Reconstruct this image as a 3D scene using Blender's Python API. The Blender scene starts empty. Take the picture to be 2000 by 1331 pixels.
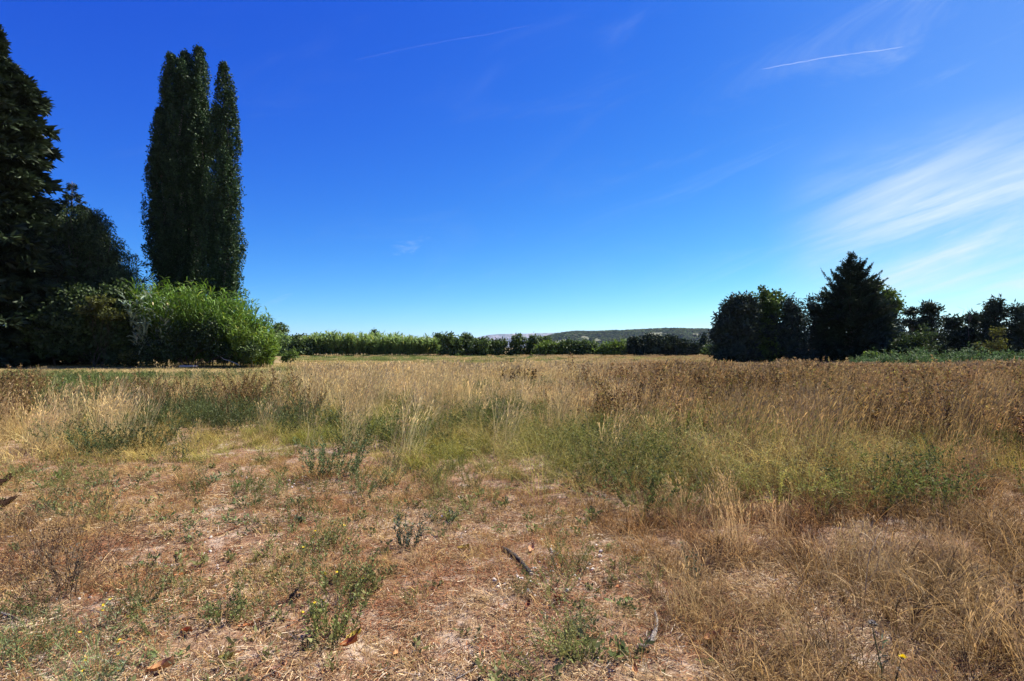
import bpy, math, numpy as np
from mathutils import Vector
sc = bpy.context.scene
COL = sc.collection
rng = np.random.default_rng(7)
R = math.radians

# ------------------------------------------------------------------ camera, sky, sun, exposure
F = 1111.0            # focal length in photo pixels (2000 px wide)
HZ = 679.0            # horizon row in the photo
EYE = 1.65
cam = bpy.data.cameras.new('camera'); cam.sensor_width = 36; cam.lens = 36 * F / 2000
cam.clip_start = 0.05; cam.clip_end = 60000
co = bpy.data.objects.new('camera', cam); COL.objects.link(co)
co.location = (0, 0, EYE)
co.rotation_euler = (R(90) + math.atan((HZ - 665.5) / F), 0, 0)
sc.camera = co

SUN_EL, SUN_AZ = 48.0, 50.0     # azimuth clockwise from +Y (the viewing direction)
sdir = Vector((math.sin(R(SUN_AZ)) * math.cos(R(SUN_EL)), math.cos(R(SUN_AZ)) * math.cos(R(SUN_EL)), math.sin(R(SUN_EL))))
sl = bpy.data.lights.new('sun', 'SUN'); sl.energy = 5.0; sl.angle = R(0.5); sl.color = (1.0, 0.91, 0.78)
so = bpy.data.objects.new('sun', sl); COL.objects.link(so); so.location = (30, 30, 60)
so.rotation_euler = sdir.to_track_quat('Z', 'Y').to_euler()


class NT:
    """tiny helper to write node trees"""
    def __init__(s, tree):
        s.t = tree; s.n = tree.nodes; s.l = tree.links
    def put(s, sock, v):
        if hasattr(v, 'is_output'): s.l.new(v, sock)
        elif v is not None: sock.default_value = v
    def node(s, typ, ins=(), **kw):
        nd = s.n.new(typ)
        for k, v in kw.items(): setattr(nd, k, v)
        items = ins.items() if isinstance(ins, dict) else enumerate(ins)
        for k, v in items: s.put(nd.inputs[k], v)
        return nd
    def m(s, op, a, b=None, c=None, clamp=False):
        nd = s.node('ShaderNodeMath', operation=op, use_clamp=clamp)
        for i, v in enumerate((a, b, c)):
            if v is not None: s.put(nd.inputs[i], v)
        return nd.outputs[0]
    def vm(s, op, a, b=None, out=0):
        nd = s.node('ShaderNodeVectorMath', operation=op)
        s.put(nd.inputs[0], a)
        if b is not None: s.put(nd.inputs['Scale' if op == 'SCALE' else 1], b)
        return nd.outputs[out]
    def noise(s, vec, scale, detail=4, rough=0.55, dist=0.0):
        nd = s.node('ShaderNodeTexNoise', {'Vector': vec, 'Scale': scale, 'Detail': detail, 'Roughness': rough, 'Distortion': dist})
        return nd.outputs['Fac']
    def smooth(s, x, a, b, lo=0.0, hi=1.0):
        nd = s.node('ShaderNodeMapRange', {0: x, 1: a, 2: b, 3: lo, 4: hi}, interpolation_type='SMOOTHSTEP')
        return nd.outputs[0]
    def mix(s, f, a, b, blend='MIX'):
        nd = s.node('ShaderNodeMix', data_type='RGBA', blend_type=blend)
        s.put(nd.inputs[0], f); s.put(nd.inputs[6], a); s.put(nd.inputs[7], b)
        return nd.outputs[2]


world = bpy.data.worlds.new("World"); sc.world = world; world.use_nodes = True
w = NT(world.node_tree)
bgn = w.n['Background']
sky = w.node('ShaderNodeTexSky', sky_type='NISHITA', sun_disc=False, sun_elevation=R(SUN_EL), sun_rotation=R(SUN_AZ),
             air_density=0.7, dust_density=0.2, ozone_density=6.0)
sep = w.node('ShaderNodeSeparateColor', [sky.outputs[0]])
def chan(i, gain, p): return w.m('MULTIPLY', w.m('POWER', w.m('MULTIPLY', sep.outputs[i], 0.1), p), gain * 10)
skyc = w.node('ShaderNodeCombineColor', [chan(0, 0.98, 2.2), chan(1, 0.68, 1.5), chan(2, 0.465, 0.48)]).outputs[0]
tc = w.node('ShaderNodeTexCoord').outputs['Generated']
xyz = w.node('ShaderNodeSeparateXYZ', [tc])
az = w.m('ARCTAN2', xyz.outputs[0], xyz.outputs[1])
el = w.m('ARCSINE', xyz.outputs[2])
# cirrus: streaks that climb to the right, drawn out along the wind
ca, sa = math.cos(R(17)), math.sin(R(17))
along = w.m('ADD', w.m('MULTIPLY', az, ca), w.m('MULTIPLY', el, sa))
across = w.m('SUBTRACT', w.m('MULTIPLY', el, ca), w.m('MULTIPLY', az, sa))
st = w.node('ShaderNodeCombineXYZ', [w.m('MULTIPLY', along, 2.2), w.m('MULTIPLY', across, 13.0), 3.7]).outputs[0]
streak = w.noise(st, 1.5, 7, 0.62, 0.45)
fib = w.noise(w.node('ShaderNodeCombineXYZ', [w.m('MULTIPLY', along, 5.0), w.m('MULTIPLY', across, 60.0), 1.1]).outputs[0], 1.4, 5, 0.6, 0.6)
# bank low on the right (az about 30-60 deg, el about 5-18 deg), thinning upward
bank = w.m('MULTIPLY', w.smooth(az, R(23), R(38)), w.m('MULTIPLY', w.smooth(el, R(2.5), R(5.5)), w.smooth(el, R(19.5), R(10))))
bank2 = w.m('MULTIPLY', w.m('ADD', 0.16, w.m('MULTIPLY', w.smooth(streak, 0.28, 0.66), 0.84)), bank)
bank2 = w.m('MULTIPLY', bank2, w.m('ADD', 0.55, w.m('MULTIPLY', fib, 0.6)))
# thin veils elsewhere, stronger towards the right
veil_n = w.smooth(w.noise(w.node('ShaderNodeCombineXYZ', [w.m('MULTIPLY', along, 1.6), w.m('MULTIPLY', across, 6.0), 9.3]).outputs[0], 1.7, 8, 0.66, 0.9), 0.50, 0.85)
veil = w.m('MULTIPLY', veil_n, w.smooth(az, R(0), R(42), 0.04, 0.30))
# a few small flecks
fl = w.smooth(w.noise(w.node('ShaderNodeCombineXYZ', [w.m('MULTIPLY', along, 6.0), w.m('MULTIPLY', across, 26.0), 5.9]).outputs[0], 1.3, 5, 0.6, 0.8), 0.64, 0.8)
fl = w.m('MULTIPLY', w.m('MULTIPLY', fl, 0.2), w.m('MULTIPLY', w.smooth(el, R(3), R(6)), w.smooth(el, R(16), R(9))))
veil_r = w.m('MULTIPLY', w.smooth(az, R(15), R(50), 0, 0.13), w.smooth(el, R(45), R(8)))
cl = w.m('MINIMUM', w.m('ADD', w.m('ADD', w.m('MULTIPLY', bank2, 1.0), veil), w.m('ADD', fl, veil_r)), 0.92)
skyf = w.mix(cl, skyc, (3.0, 3.5, 3.8, 1))
w.l.new(skyf, bgn.inputs[0]); bgn.inputs[1].default_value = 0.1

sc.view_settings.view_transform = 'Standard'; sc.view_settings.look = 'None'
sc.view_settings.gamma = 1; sc.view_settings.exposure = 1.4; sc.view_settings.use_curve_mapping = False
sc.render.engine = 'CYCLES'
cy = sc.cycles
cy.max_bounces = 5; cy.diffuse_bounces = 3; cy.glossy_bounces = 2; cy.transmission_bounces = 3; cy.transparent_max_bounces = 8
cy.volume_bounces = 1; cy.caustics_reflective = False; cy.caustics_refractive = False
cy.use_denoising = True; cy.denoiser = 'OPENIMAGEDENOISE'; cy.denoising_input_passes = 'RGB_ALBEDO_NORMAL'; cy.denoising_prefilter = 'ACCURATE'; cy.use_adaptive_sampling = False

# ------------------------------------------------------------------ helpers
def sm(x, a, b):
    t = np.clip((np.asarray(x, float) - a) / (b - a), 0, 1); return t * t * (3 - 2 * t)
def band(x, a, b, s): return sm(x, a - s, a + s) * (1 - sm(x, b - s, b + s))
_tab = rng.random((64, 64))
def vnoise(x, y):
    xi = np.floor(x).astype(int); yi = np.floor(y).astype(int); fx = x - xi; fy = y - yi
    fx = fx * fx * (3 - 2 * fx); fy = fy * fy * (3 - 2 * fy)
    g = lambda a, b: _tab[a % 64, b % 64]
    return (g(xi, yi) * (1 - fx) + g(xi + 1, yi) * fx) * (1 - fy) + (g(xi, yi + 1) * (1 - fx) + g(xi + 1, yi + 1) * fx) * fy
def fbm(x, y, o=3):
    s = 0; a = 0.5; t = 0
    for i in range(o): s = s + a * vnoise(x * 2 ** i + 17 * i, y * 2 ** i + 5 * i); t += a; a *= 0.5
    return s / t
def ground_z(x, y):
    x = np.asarray(x, float); y = np.asarray(y, float)
    near = 1 - sm(y, 14, 30)
    return near * (0.07 * (fbm(x * 0.7 + 3, y * 0.7, 3) - 0.5) + 0.028 * (vnoise(x * 4.3, y * 4.3) - 0.5) * (1 - sm(y, 6, 12)) + 0.022 * (fbm(x * 9, y * 9, 2) - .5) * (1 - sm(y, 5, 8)))
def dist(v): return EYE * F / (np.maximum(v, HZ + 2) - HZ)
def gp(u, v):
    """photo pixel on the ground -> world x, y"""
    d = dist(v); return (u - 1000) / F * d, d
def hgt(v, d): return EYE + (HZ - v) / F * d
def wx(u, d): return (u - 1000) / F * d

def mesh_np(name, V, Fc, vc=None):
    V = np.asarray(V, np.float32); Fc = np.asarray(Fc, np.int32); n, k = Fc.shape
    me = bpy.data.meshes.new(name)
    me.vertices.add(len(V)); me.vertices.foreach_set('co', V.ravel())
    me.loops.add(n * k); me.loops.foreach_set('vertex_index', Fc.ravel())
    me.polygons.add(n); me.polygons.foreach_set('loop_start', np.arange(n, dtype=np.int32) * k)
    me.polygons.foreach_set('loop_total', np.full(n, k, np.int32))
    me.update(calc_edges=True)
    if vc is not None:
        c = np.ones((len(V), 4), np.float32); c[:, :3] = vc
        a = me.attributes.new('vc', 'FLOAT_COLOR', 'POINT'); a.data.foreach_set('color', c.ravel())
    return me

class Geo:
    """collects quads with a per-vertex tint"""
    def __init__(s): s.V = []; s.F = []; s.C = []; s.n = 0
    def add(s, V, Fc, C):
        V = np.asarray(V, float).reshape(-1, 3); C = np.broadcast_to(np.asarray(C, float), (len(V), 3))
        s.V.append(V); s.F.append(np.asarray(Fc) + s.n); s.C.append(C); s.n += len(V)
    def mesh(s, name): return mesh_np(name, np.concatenate(s.V), np.concatenate(s.F), np.concatenate(s.C))
    def obj(s, name, mat, parent=None, smooth=False):
        me = s.mesh(name); me.materials.append(mat)
        if smooth: me.polygons.foreach_set('use_smooth', np.ones(len(me.polygons), bool))
        o = bpy.data.objects.new(name, me); COL.objects.link(o)
        if parent: o.parent = parent
        return o

def ribbons(P, az, th0, bend, L, W, k=3, roll=None, prof='blade', waver=0.0):
    """curved strips from P; th = angle from vertical; returns V, F and t per vertex"""
    P = np.asarray(P, float); n = len(P)
    az, th0, bend, L, W = (np.broadcast_to(np.asarray(a, float), (n,)) for a in (az, th0, bend, L, W))
    t = np.linspace(0, 1, k + 1)
    pos = np.zeros((n, k + 1, 3)); pos[:, 0] = P
    a2 = az.copy()
    dirs = []
    for i in range(k + 1):
        th = th0 + bend * t[i]
        aa = a2 + (waver * np.sin(3.1 * i + 40 * az) if waver else 0)
        dv = np.stack([np.sin(th) * np.cos(aa), np.sin(th) * np.sin(aa), np.cos(th)], 1); dirs.append(dv)
        if i < k: pos[:, i + 1] = pos[:, i] + dv * (L / k)[:, None]
    if roll is None: roll = rng.normal(0, 0.6, n)
    side = np.stack([-np.sin(az), np.cos(az), np.zeros(n)], 1)
    if prof == 'blade': wp = (1 - t) ** 0.75 + 0.06
    elif prof == 'leaf': wp = np.sin(np.pi * np.clip(t * 0.88 + 0.1, 0, 1)) ** 0.8 + 0.03
    elif prof == 'seed': wp = np.where(t < 0.72, 0.45, 1.9) * (1 - 0.7 * (t > 0.97))
    else: wp = np.ones(k + 1) * (1 - 0.4 * t)
    V = np.zeros((n, k + 1, 2, 3))
    for i in range(k + 1):
        up = np.cross(dirs[i], side)
        s = side * np.cos(roll)[:, None] + up * np.sin(roll)[:, None]
        o = s * (W * wp[i] * 0.5)[:, None]
        V[:, i, 0] = pos[:, i] - o; V[:, i, 1] = pos[:, i] + o
    base = (np.arange(n) * (k + 1) * 2)[:, None]
    Fc = [np.stack([base[:, 0] + 2 * i, base[:, 0] + 2 * i + 1, base[:, 0] + 2 * i + 3, base[:, 0] + 2 * i + 2], 1) for i in range(k)]
    T = np.broadcast_to(t[None, :, None], (n, k + 1, 2)).reshape(-1)
    return V.reshape(-1, 3), np.concatenate(Fc), T, pos

def leafq(C, D, N, L, W):
    """rhombic leaves: base C, direction D, normal N"""
    C = np.asarray(C, float); n = len(C)
    D = D / (np.linalg.norm(D, axis=1, keepdims=True) + 1e-9)
    S = np.cross(D, N); S /= (np.linalg.norm(S, axis=1, keepdims=True) + 1e-9)
    L = np.broadcast_to(L, (n,))[:, None]; W = np.broadcast_to(W, (n,))[:, None]
    V = np.stack([C, C + D * L * 0.45 + S * W / 2, C + D * L, C + D * L * 0.45 - S * W / 2], 1).reshape(-1, 3)
    return V, np.arange(n * 4).reshape(n, 4)

def rdir(n):
    v = rng.normal(size=(n, 3)); return v / np.linalg.norm(v, axis=1, keepdims=True)

def tube(pts, rad, sides=8, bump=0.0, cap=True):
    pts = np.asarray(pts, float); m = len(pts); rad = np.broadcast_to(rad, (m,))
    V = np.zeros((m, sides, 3))
    tang = np.gradient(pts, axis=0); tang /= (np.linalg.norm(tang, axis=1, keepdims=True) + 1e-9)
    ref = np.array([0.31, 0.17, 0.93]) if abs(tang[0, 2]) < 0.8 else np.array([0.93, 0.3, 0.1])
    ang = np.arange(sides) * 2 * np.pi / sides
    for i in range(m):
        a = np.cross(tang[i], ref); a /= np.linalg.norm(a) + 1e-9; b = np.cross(tang[i], a)
        r = rad[i] * (1 + bump * rng.normal(size=sides))
        V[i] = pts[i] + (np.cos(ang) * r)[:, None] * a + (np.sin(ang) * r)[:, None] * b
    idx = np.arange(m * sides).reshape(m, sides); nx = np.roll(idx, -1, 1)
    Fc = np.stack([idx[:-1], nx[:-1], nx[1:], idx[1:]], -1).reshape(-1, 4)
    Vf = V.reshape(-1, 3)
    if cap:
        extra = []; nv = len(Vf)
        for e, (ring, c) in enumerate(((idx[0], pts[0]), (idx[-1], pts[-1]))):
            extra.append(c)
            for j in range(0, sides, 2):
                q = [nv + e, ring[j], ring[(j + 1) % sides], ring[(j + 2) % sides]]
                Fc = np.concatenate([Fc, [q if e else q[::-1]]])
        Vf = np.concatenate([Vf, extra])
    return Vf, Fc

def tag(o, label=None, cat=None, group=None, kind=None):
    if label: o['label'] = label
    if cat: o['category'] = cat
    if group: o['group'] = group
    if kind: o['kind'] = kind
    return o
def thing(name, label, cat, loc=(0, 0, 0), rz=0.0, group=None):
    o = bpy.data.objects.new(name, None); COL.objects.link(o); o.empty_display_size = 0.2
    o.location = loc; o.rotation_euler = (0, 0, rz)
    return tag(o, label, cat, group)

# ------------------------------------------------------------------ materials
def leafy_mat(name, base=None, inst=False, trans=0.3, gloss=0.02, rough=0.6, var=0.25, nscale=0.0):
    """leaf or blade: diffuse + translucent + a little gloss; colour = base (or per-plant tint) x per-blade tint"""
    mt = bpy.data.materials.new(name); mt.use_nodes = True; t = NT(mt.node_tree); t.n.clear()
    out = t.node('ShaderNodeOutputMaterial')
    vc = t.node('ShaderNodeAttribute', attribute_name='vc').outputs['Color']
    if inst: b = t.node('ShaderNodeAttribute', attribute_name='tint', attribute_type='INSTANCER').outputs['Color']
    else: b = (*base, 1)
    c = t.mix(1.0, vc, b, 'MULTIPLY')
    if nscale:
        n = t.noise(t.node('ShaderNodeTexCoord').outputs['Object'], nscale, 3)
        c = t.mix(1.0, c, t.node('ShaderNodeCombineColor', [t.smooth(n, 0.3, 0.7, 1 - var, 1 + var)] * 3).outputs[0], 'MULTIPLY')
    d = t.node('ShaderNodeBsdfDiffuse', [c]); tr = t.node('ShaderNodeBsdfTranslucent', [c])
    s = t.node('ShaderNodeMixShader', [trans, d.outputs[0], tr.outputs[0]])
    if gloss:
        g = t.node('ShaderNodeBsdfGlossy', {'Color': (0.9, 0.95, 0.9, 1), 'Roughness': rough})
        s = t.node('ShaderNodeMixShader', [gloss, s.outputs[0], g.outputs[0]])
    t.l.new(s.outputs[0], out.inputs[0]); return mt

def solid_mat(name, c1, c2, scale=8.0, rough=0.85, stretch=(1, 1, 1), bump=0.4, spec=0.2, bdist=0.01):
    mt = bpy.data.materials.new(name); mt.use_nodes = True; t = NT(mt.node_tree)
    p = t.n['Principled BSDF']; p.inputs['Roughness'].default_value = rough; p.inputs['Specular IOR Level'].default_value = spec
    v = t.node('ShaderNodeMapping', {'Vector': t.node('ShaderNodeTexCoord').outputs['Object'], 'Scale': stretch}).outputs[0]
    n = t.noise(v, scale, 6, 0.65)
    t.l.new(t.mix(t.smooth(n, 0.32, 0.68), (*c1, 1), (*c2, 1)), p.inputs['Base Color'])
    b = t.node('ShaderNodeBump', {'Strength': bump, 'Distance': bdist, 'Height': n}); t.l.new(b.outputs[0], p.inputs['Normal'])
    return mt

M_inst = leafy_mat('grass_blades', inst=True, trans=0.32, gloss=0.015)
M_litter = leafy_mat('dry_litter', inst=True, trans=0.1, gloss=0.02, rough=0.6)
M_bark = solid_mat('grey_bark', (0.05, 0.042, 0.034), (0.15, 0.13, 0.11), 14, 0.9, (1, 1, 0.2))
M_palebark = solid_mat('pale_poplar_bark', (0.16, 0.145, 0.12), (0.36, 0.33, 0.28), 10, 0.85, (1, 1, 0.3))
M_darkwood = solid_mat('weathered_dark_wood', (0.012, 0.011, 0.012), (0.075, 0.068, 0.064), 60, 0.9, (1, 1, 1), 0.8, 0.05, 0.004)
M_brownwood = solid_mat('splintered_brown_wood', (0.008, 0.005, 0.004), (0.028, 0.017, 0.012), 45, 0.85, (1, 1, 1), 0.9, 0.0, 0.006)
M_greywood = solid_mat('weathered_grey_wood', (0.12, 0.105, 0.09), (0.36, 0.33, 0.30), 55, 0.85, (1, 1, 1), 0.7, 0.2, 0.003)
M_cutwood = solid_mat('pale_cut_wood', (0.55, 0.43, 0.28), (0.68, 0.56, 0.40), 90, 0.8)
M_redtwig = solid_mat('reddish_twig_bark', (0.09, 0.04, 0.022), (0.20, 0.10, 0.055), 80, 0.85)
M_whitewood = solid_mat('bleached_wood', (0.36, 0.30, 0.22), (0.56, 0.50, 0.40), 12, 0.85)
M_stem = solid_mat('green_stem', (0.05, 0.06, 0.02), (0.10, 0.11, 0.04), 30, 0.7)
M_drystem = solid_mat('dry_stem', (0.30, 0.22, 0.12), (0.46, 0.36, 0.22), 40, 0.8)
M_darkstem = solid_mat('dead_dark_stem', (0.035, 0.025, 0.018), (0.09, 0.065, 0.045), 40, 0.9)

# ------------------------------------------------------------------ ground, hills
def axis(lim, s0, g, flat):
    a = [0.0]; s = s0
    while a[-1] < lim:
        a.append(a[-1] + s)
        if a[-1] > flat: s *= g
    return np.array(a)
xa = axis(15000, 0.036, 1.075, 4.5); xs = np.concatenate([-xa[:0:-1], xa])
ys = np.concatenate([-axis(15000, 0.5, 1.35, 2)[:0:-1], axis(15000, 0.036, 1.06, 8)])
GX, GY = np.meshgrid(xs, ys)
GZ = ground_z(GX, GY)
idx = np.arange(GX.size).reshape(GX.shape)
gm = mesh_np('ground', np.stack([GX, GY, GZ], -1).reshape(-1, 3),
             np.stack([idx[:-1, :-1], idx[:-1, 1:], idx[1:, 1:], idx[1:, :-1]], -1).reshape(-1, 4))
gm.polygons.foreach_set('use_smooth', np.ones(len(gm.polygons), bool))
M = bpy.data.materials.new('dry_soil'); M.use_nodes = True; t = NT(M.node_tree); p = t.n['Principled BSDF']
p.inputs['Roughness'].default_value = 0.95; p.inputs['Specular IOR Level'].default_value = 0.1
P_ = t.node('ShaderNodeTexCoord').outputs['Object']
n1 = t.noise(P_, 1.3, 5, 0.6, 0.3); n2 = t.noise(P_, 26, 5, 0.7); n3 = t.noise(P_, 120, 3, 0.7); n4 = t.noise(P_, 4.2, 4, 0.6)
c = t.mix(t.smooth(n2, 0.35, 0.65), (0.13, 0.075, 0.042, 1), (0.31, 0.225, 0.15, 1))
c = t.mix(t.smooth(n4, 0.50, 0.66), c, (0.36, 0.295, 0.23, 1))                  # bare grey earth
c = t.mix(t.m('MULTIPLY', t.smooth(n1, 0.42, 0.62), t.smooth(n3, 0.4, 0.6)), c, (0.19, 0.095, 0.055, 1))   # rusty needles
far = t.smooth(t.node('ShaderNodeSeparateXYZ', [P_]).outputs[1], 10, 26)
c = t.mix(far, c, t.mix(t.smooth(t.noise(P_, 0.12, 4), 0.35, 0.65), (0.14, 0.11, 0.045, 1), (0.26, 0.19, 0.10, 1)))
t.l.new(c, p.inputs['Base Color'])
bp = t.node('ShaderNodeBump', {'Strength': 0.7, 'Distance': 0.012, 'Height': t.m('ADD', n2, t.m('MULTIPLY', n3, 0.6))})
t.l.new(bp.outputs[0], p.inputs['Normal'])
gm.materials.append(M)
go = bpy.data.objects.new('ground', gm); COL.objects.link(go)
tag(go, 'flat field of dry reddish soil under grass', kind='structure')

def hill(name, us, vs, d, depth, kind_mat, nx=260, ny=34, rough=2.0, fs=0.02):
    """ridge whose crest follows photo heights vs over us at distance d, sloping down to both sides"""
    x = np.linspace(wx(us[0], d), wx(us[-1], d), nx); crest = np.interp(x / d * F + 1000, us, hgt(np.array(vs, float), d))
    yy = np.linspace(-1, 1, ny); prof = np.clip(1 - np.abs(yy) ** 1.5, 0, 1)
    X, Y = np.meshgrid(x, d + yy * depth)
    fb = fbm(X * fs + 9, Y * fs, 5)
    Z = crest[None, :] * prof[:, None] * (1 + .7 * (fb - .5) * (1 - prof[:, None] ** 5)) + (fbm(X * fs * 5, Y * fs * 5, 3) - 0.5) * rough * prof[:, None] - 0.6
    i = np.arange(X.size).reshape(X.shape)
    me = mesh_np(name, np.stack([X, Y, Z], -1).reshape(-1, 3), np.stack([i[:-1, :-1], i[:-1, 1:], i[1:, 1:], i[1:, :-1]], -1).reshape(-1, 4))
    me.polygons.foreach_set('use_smooth', np.ones(len(me.polygons), bool))
    me.materials.append(kind_mat); o = bpy.data.objects.new(name, me); COL.objects.link(o)
    return o, X, Y, Z

M = bpy.data.materials.new('limestone_ridge'); M.use_nodes = True; t = NT(M.node_tree); p = t.n['Principled BSDF']; p.inputs['Roughness'].default_value = 0.95
P_ = t.node('ShaderNodeTexCoord').outputs['Object']
st = t.node('ShaderNodeMapping', {'Vector': P_, 'Scale': (1, 0.5, 0.35)}).outputs[0]
rk = t.smooth(t.noise(st, 0.009, 6, 0.65, 0.6), 0.47, 0.58)
t.l.new(t.mix(rk, t.mix(t.noise(P_, 0.03, 4), (0.035, 0.05, 0.035, 1), (0.08, 0.09, 0.06, 1)), (0.21, 0.19, 0.175, 1)), p.inputs['Base Color'])
ho, *_ = hill('mountain', [860, 905, 930, 950, 985, 1040, 1095, 1160, 1300, 1420], [672, 668, 660, 655, 652.5, 651.5, 650.5, 650, 652, 655], 13000, 480, M, rough=18, fs=0.002)
tag(ho, 'long pale blue limestone ridge on the horizon', kind='structure')

M = bpy.data.materials.new('scrub_hillside'); M.use_nodes = True; t = NT(M.node_tree); p = t.n['Principled BSDF']; p.inputs['Roughness'].default_value = 0.95
P_ = t.node('ShaderNodeTexCoord').outputs['Object']
rk = t.smooth(t.noise(t.node('ShaderNodeMapping', {'Vector': P_, 'Scale': (1, 1, 3)}).outputs[0], 0.10, 6, 0.65, 0.4), 0.60, 0.66)
t.l.new(t.mix(rk, t.mix(t.noise(P_, 0.12, 4), (0.04, 0.055, 0.02, 1), (0.075, 0.085, 0.035, 1)), (0.34, 0.28, 0.21, 1)), p.inputs['Base Color'])
ho, HX, HY, HZ_ = hill('hill', [1030, 1060, 1090, 1115, 1160, 1230, 1290, 1340, 1390, 1480, 1620], [668, 661, 653, 649, 648.5, 646, 643, 643, 645, 648, 656], 2200, 420, M, nx=220, ny=40, rough=5, fs=0.006)
tag(ho, 'low scrub covered hill with pale rock outcrops', kind='structure')

hv = np.array([[x, y, z] for z in (-2.5, 360) for y in (-24000, 24000) for x in (-24000, 24000)], float)
hm = mesh_np('haze', hv, [[0, 2, 3, 1], [4, 5, 7, 6], [0, 1, 5, 4], [2, 6, 7, 3], [0, 4, 6, 2], [1, 3, 7, 5]])
M = bpy.data.materials.new('air_haze'); M.use_nodes = True; t = NT(M.node_tree); t.n.clear(); out = t.node('ShaderNodeOutputMaterial')
pv = t.node('ShaderNodeVolumePrincipled', {'Color': (0.42, 0.60, 1.0, 1), 'Density': 2.4e-5, 'Anisotropy': 0.2})
t.l.new(pv.outputs[0], out.inputs['Volume']); hm.materials.append(M)
hz = bpy.data.objects.new('haze', hm); COL.objects.link(hz); tag(hz, 'thin summer haze over the plain', kind='stuff')

# ------------------------------------------------------------------ scatter of uncountable plants (geometry nodes)
def proto_collection(name, meshes, mat):
    c = bpy.data.collections.new(name)
    for i, me in enumerate(meshes):
        me.materials.append(mat); c.objects.link(bpy.data.objects.new('%s_%s' % (name, 'abcdefghijkl'[i]), me))
    return c
def scatter(name, label, coll, nproto, P, rz, scl, tint, tilt=None, pidx=None, cat=None):
    n = len(P); me = bpy.data.meshes.new(name); me.vertices.add(n)
    me.vertices.foreach_set('co', np.asarray(P, np.float32).ravel())
    rot = np.zeros((n, 3), np.float32); rot[:, 2] = rz
    if tilt is not None: rot[:, :2] = tilt
    scl = np.asarray(scl, np.float32)
    if scl.ndim == 1: scl = np.repeat(scl[:, None], 3, 1)
    if pidx is None: pidx = rng.integers(0, nproto, n)
    a = me.attributes.new('rot', 'FLOAT_VECTOR', 'POINT'); a.data.foreach_set('vector', rot.ravel())
    a = me.attributes.new('scl', 'FLOAT_VECTOR', 'POINT'); a.data.foreach_set('vector', scl.ravel())
    a = me.attributes.new('pidx', 'INT', 'POINT'); a.data.foreach_set('value', np.asarray(pidx, np.int32))
    tc4 = np.ones((n, 4), np.float32); tc4[:, :3] = np.clip(tint, 0.004, 0.95)
    a = me.attributes.new('tint', 'FLOAT_COLOR', 'POINT'); a.data.foreach_set('color', tc4.ravel())
    o = bpy.data.objects.new(name, me); COL.objects.link(o)
    g = bpy.data.node_groups.new(name, 'GeometryNodeTree')
    g.interface.new_socket('Geometry', in_out='INPUT', socket_type='NodeSocketGeometry')
    g.interface.new_socket('Geometry', in_out='OUTPUT', socket_type='NodeSocketGeometry')
    N = g.nodes; L = g.links
    gi = N.new('NodeGroupInput'); g_o = N.new('NodeGroupOutput')
    ci = N.new('GeometryNodeCollectionInfo'); ci.inputs[0].default_value = coll; ci.inputs[1].default_value = True; ci.inputs[2].default_value = True
    ip = N.new('GeometryNodeInstanceOnPoints'); ip.inputs['Pick Instance'].default_value = True
    def na(nm, ty):
        q = N.new('GeometryNodeInputNamedAttribute'); q.data_type = ty; q.inputs[0].default_value = nm
        return next(s for s in q.outputs if s.enabled and s.name == 'Attribute')
    L.new(gi.outputs[0], ip.inputs['Points']); L.new(ci.outputs[0], ip.inputs['Instance'])
    L.new(na('pidx', 'INT'), ip.inputs['Instance Index']); L.new(na('rot', 'FLOAT_VECTOR'), ip.inputs['Rotation'])
    L.new(na('scl', 'FLOAT_VECTOR'), ip.inputs['Scale']); L.new(ip.outputs[0], g_o.inputs[0])
    md = o.modifiers.new('scatter', 'NODES'); md.node_group = g
    return tag(o, label, cat, kind='stuff')

def jit(n, s): return 1 + rng.normal(0, s, (n, 1)) * np.ones((1, 3))
WIND = 0.0     # stalks lean towards +x

def proto_grass(n, rad, hmin, hmax, wid, lean, bend, tipc=(1.12, 1.1, 1.0), basec=(0.9, 0.95, 0.85), k=3, wind=0.25, var=0.2, prof='blade', odd=0.12, oddc=(0.55, 0.5, 0.42)):
    g = Geo()
    rr = rad * np.sqrt(rng.random(n)); a = rng.random(n) * 6.283
    P = np.stack([rr * np.cos(a), rr * np.sin(a), np.full(n, -0.015)], 1)
    az_ = np.arctan2(np.sin(a) * 0.6 + rng.normal(0, .6, n), np.cos(a) * 0.6 + rng.normal(0, .6, n) + wind * 3)
    L = rng.uniform(hmin, hmax, n)
    V, Fc, T, pos = ribbons(P, az_, np.abs(rng.normal(0, lean, n)) + wind * 0.4, np.abs(rng.normal(bend, bend * 0.5, n)), L, wid * rng.uniform(0.6, 1.3, n), k, prof=prof)
    j = np.repeat(jit(n, var), (k + 1) * 2, 0)
    od = np.repeat((rng.random(n) < odd), (k + 1) * 2)
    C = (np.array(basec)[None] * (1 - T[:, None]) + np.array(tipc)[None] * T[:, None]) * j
    C[od] *= np.array(oddc)
    g.add(V, Fc, C); return g, pos

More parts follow.
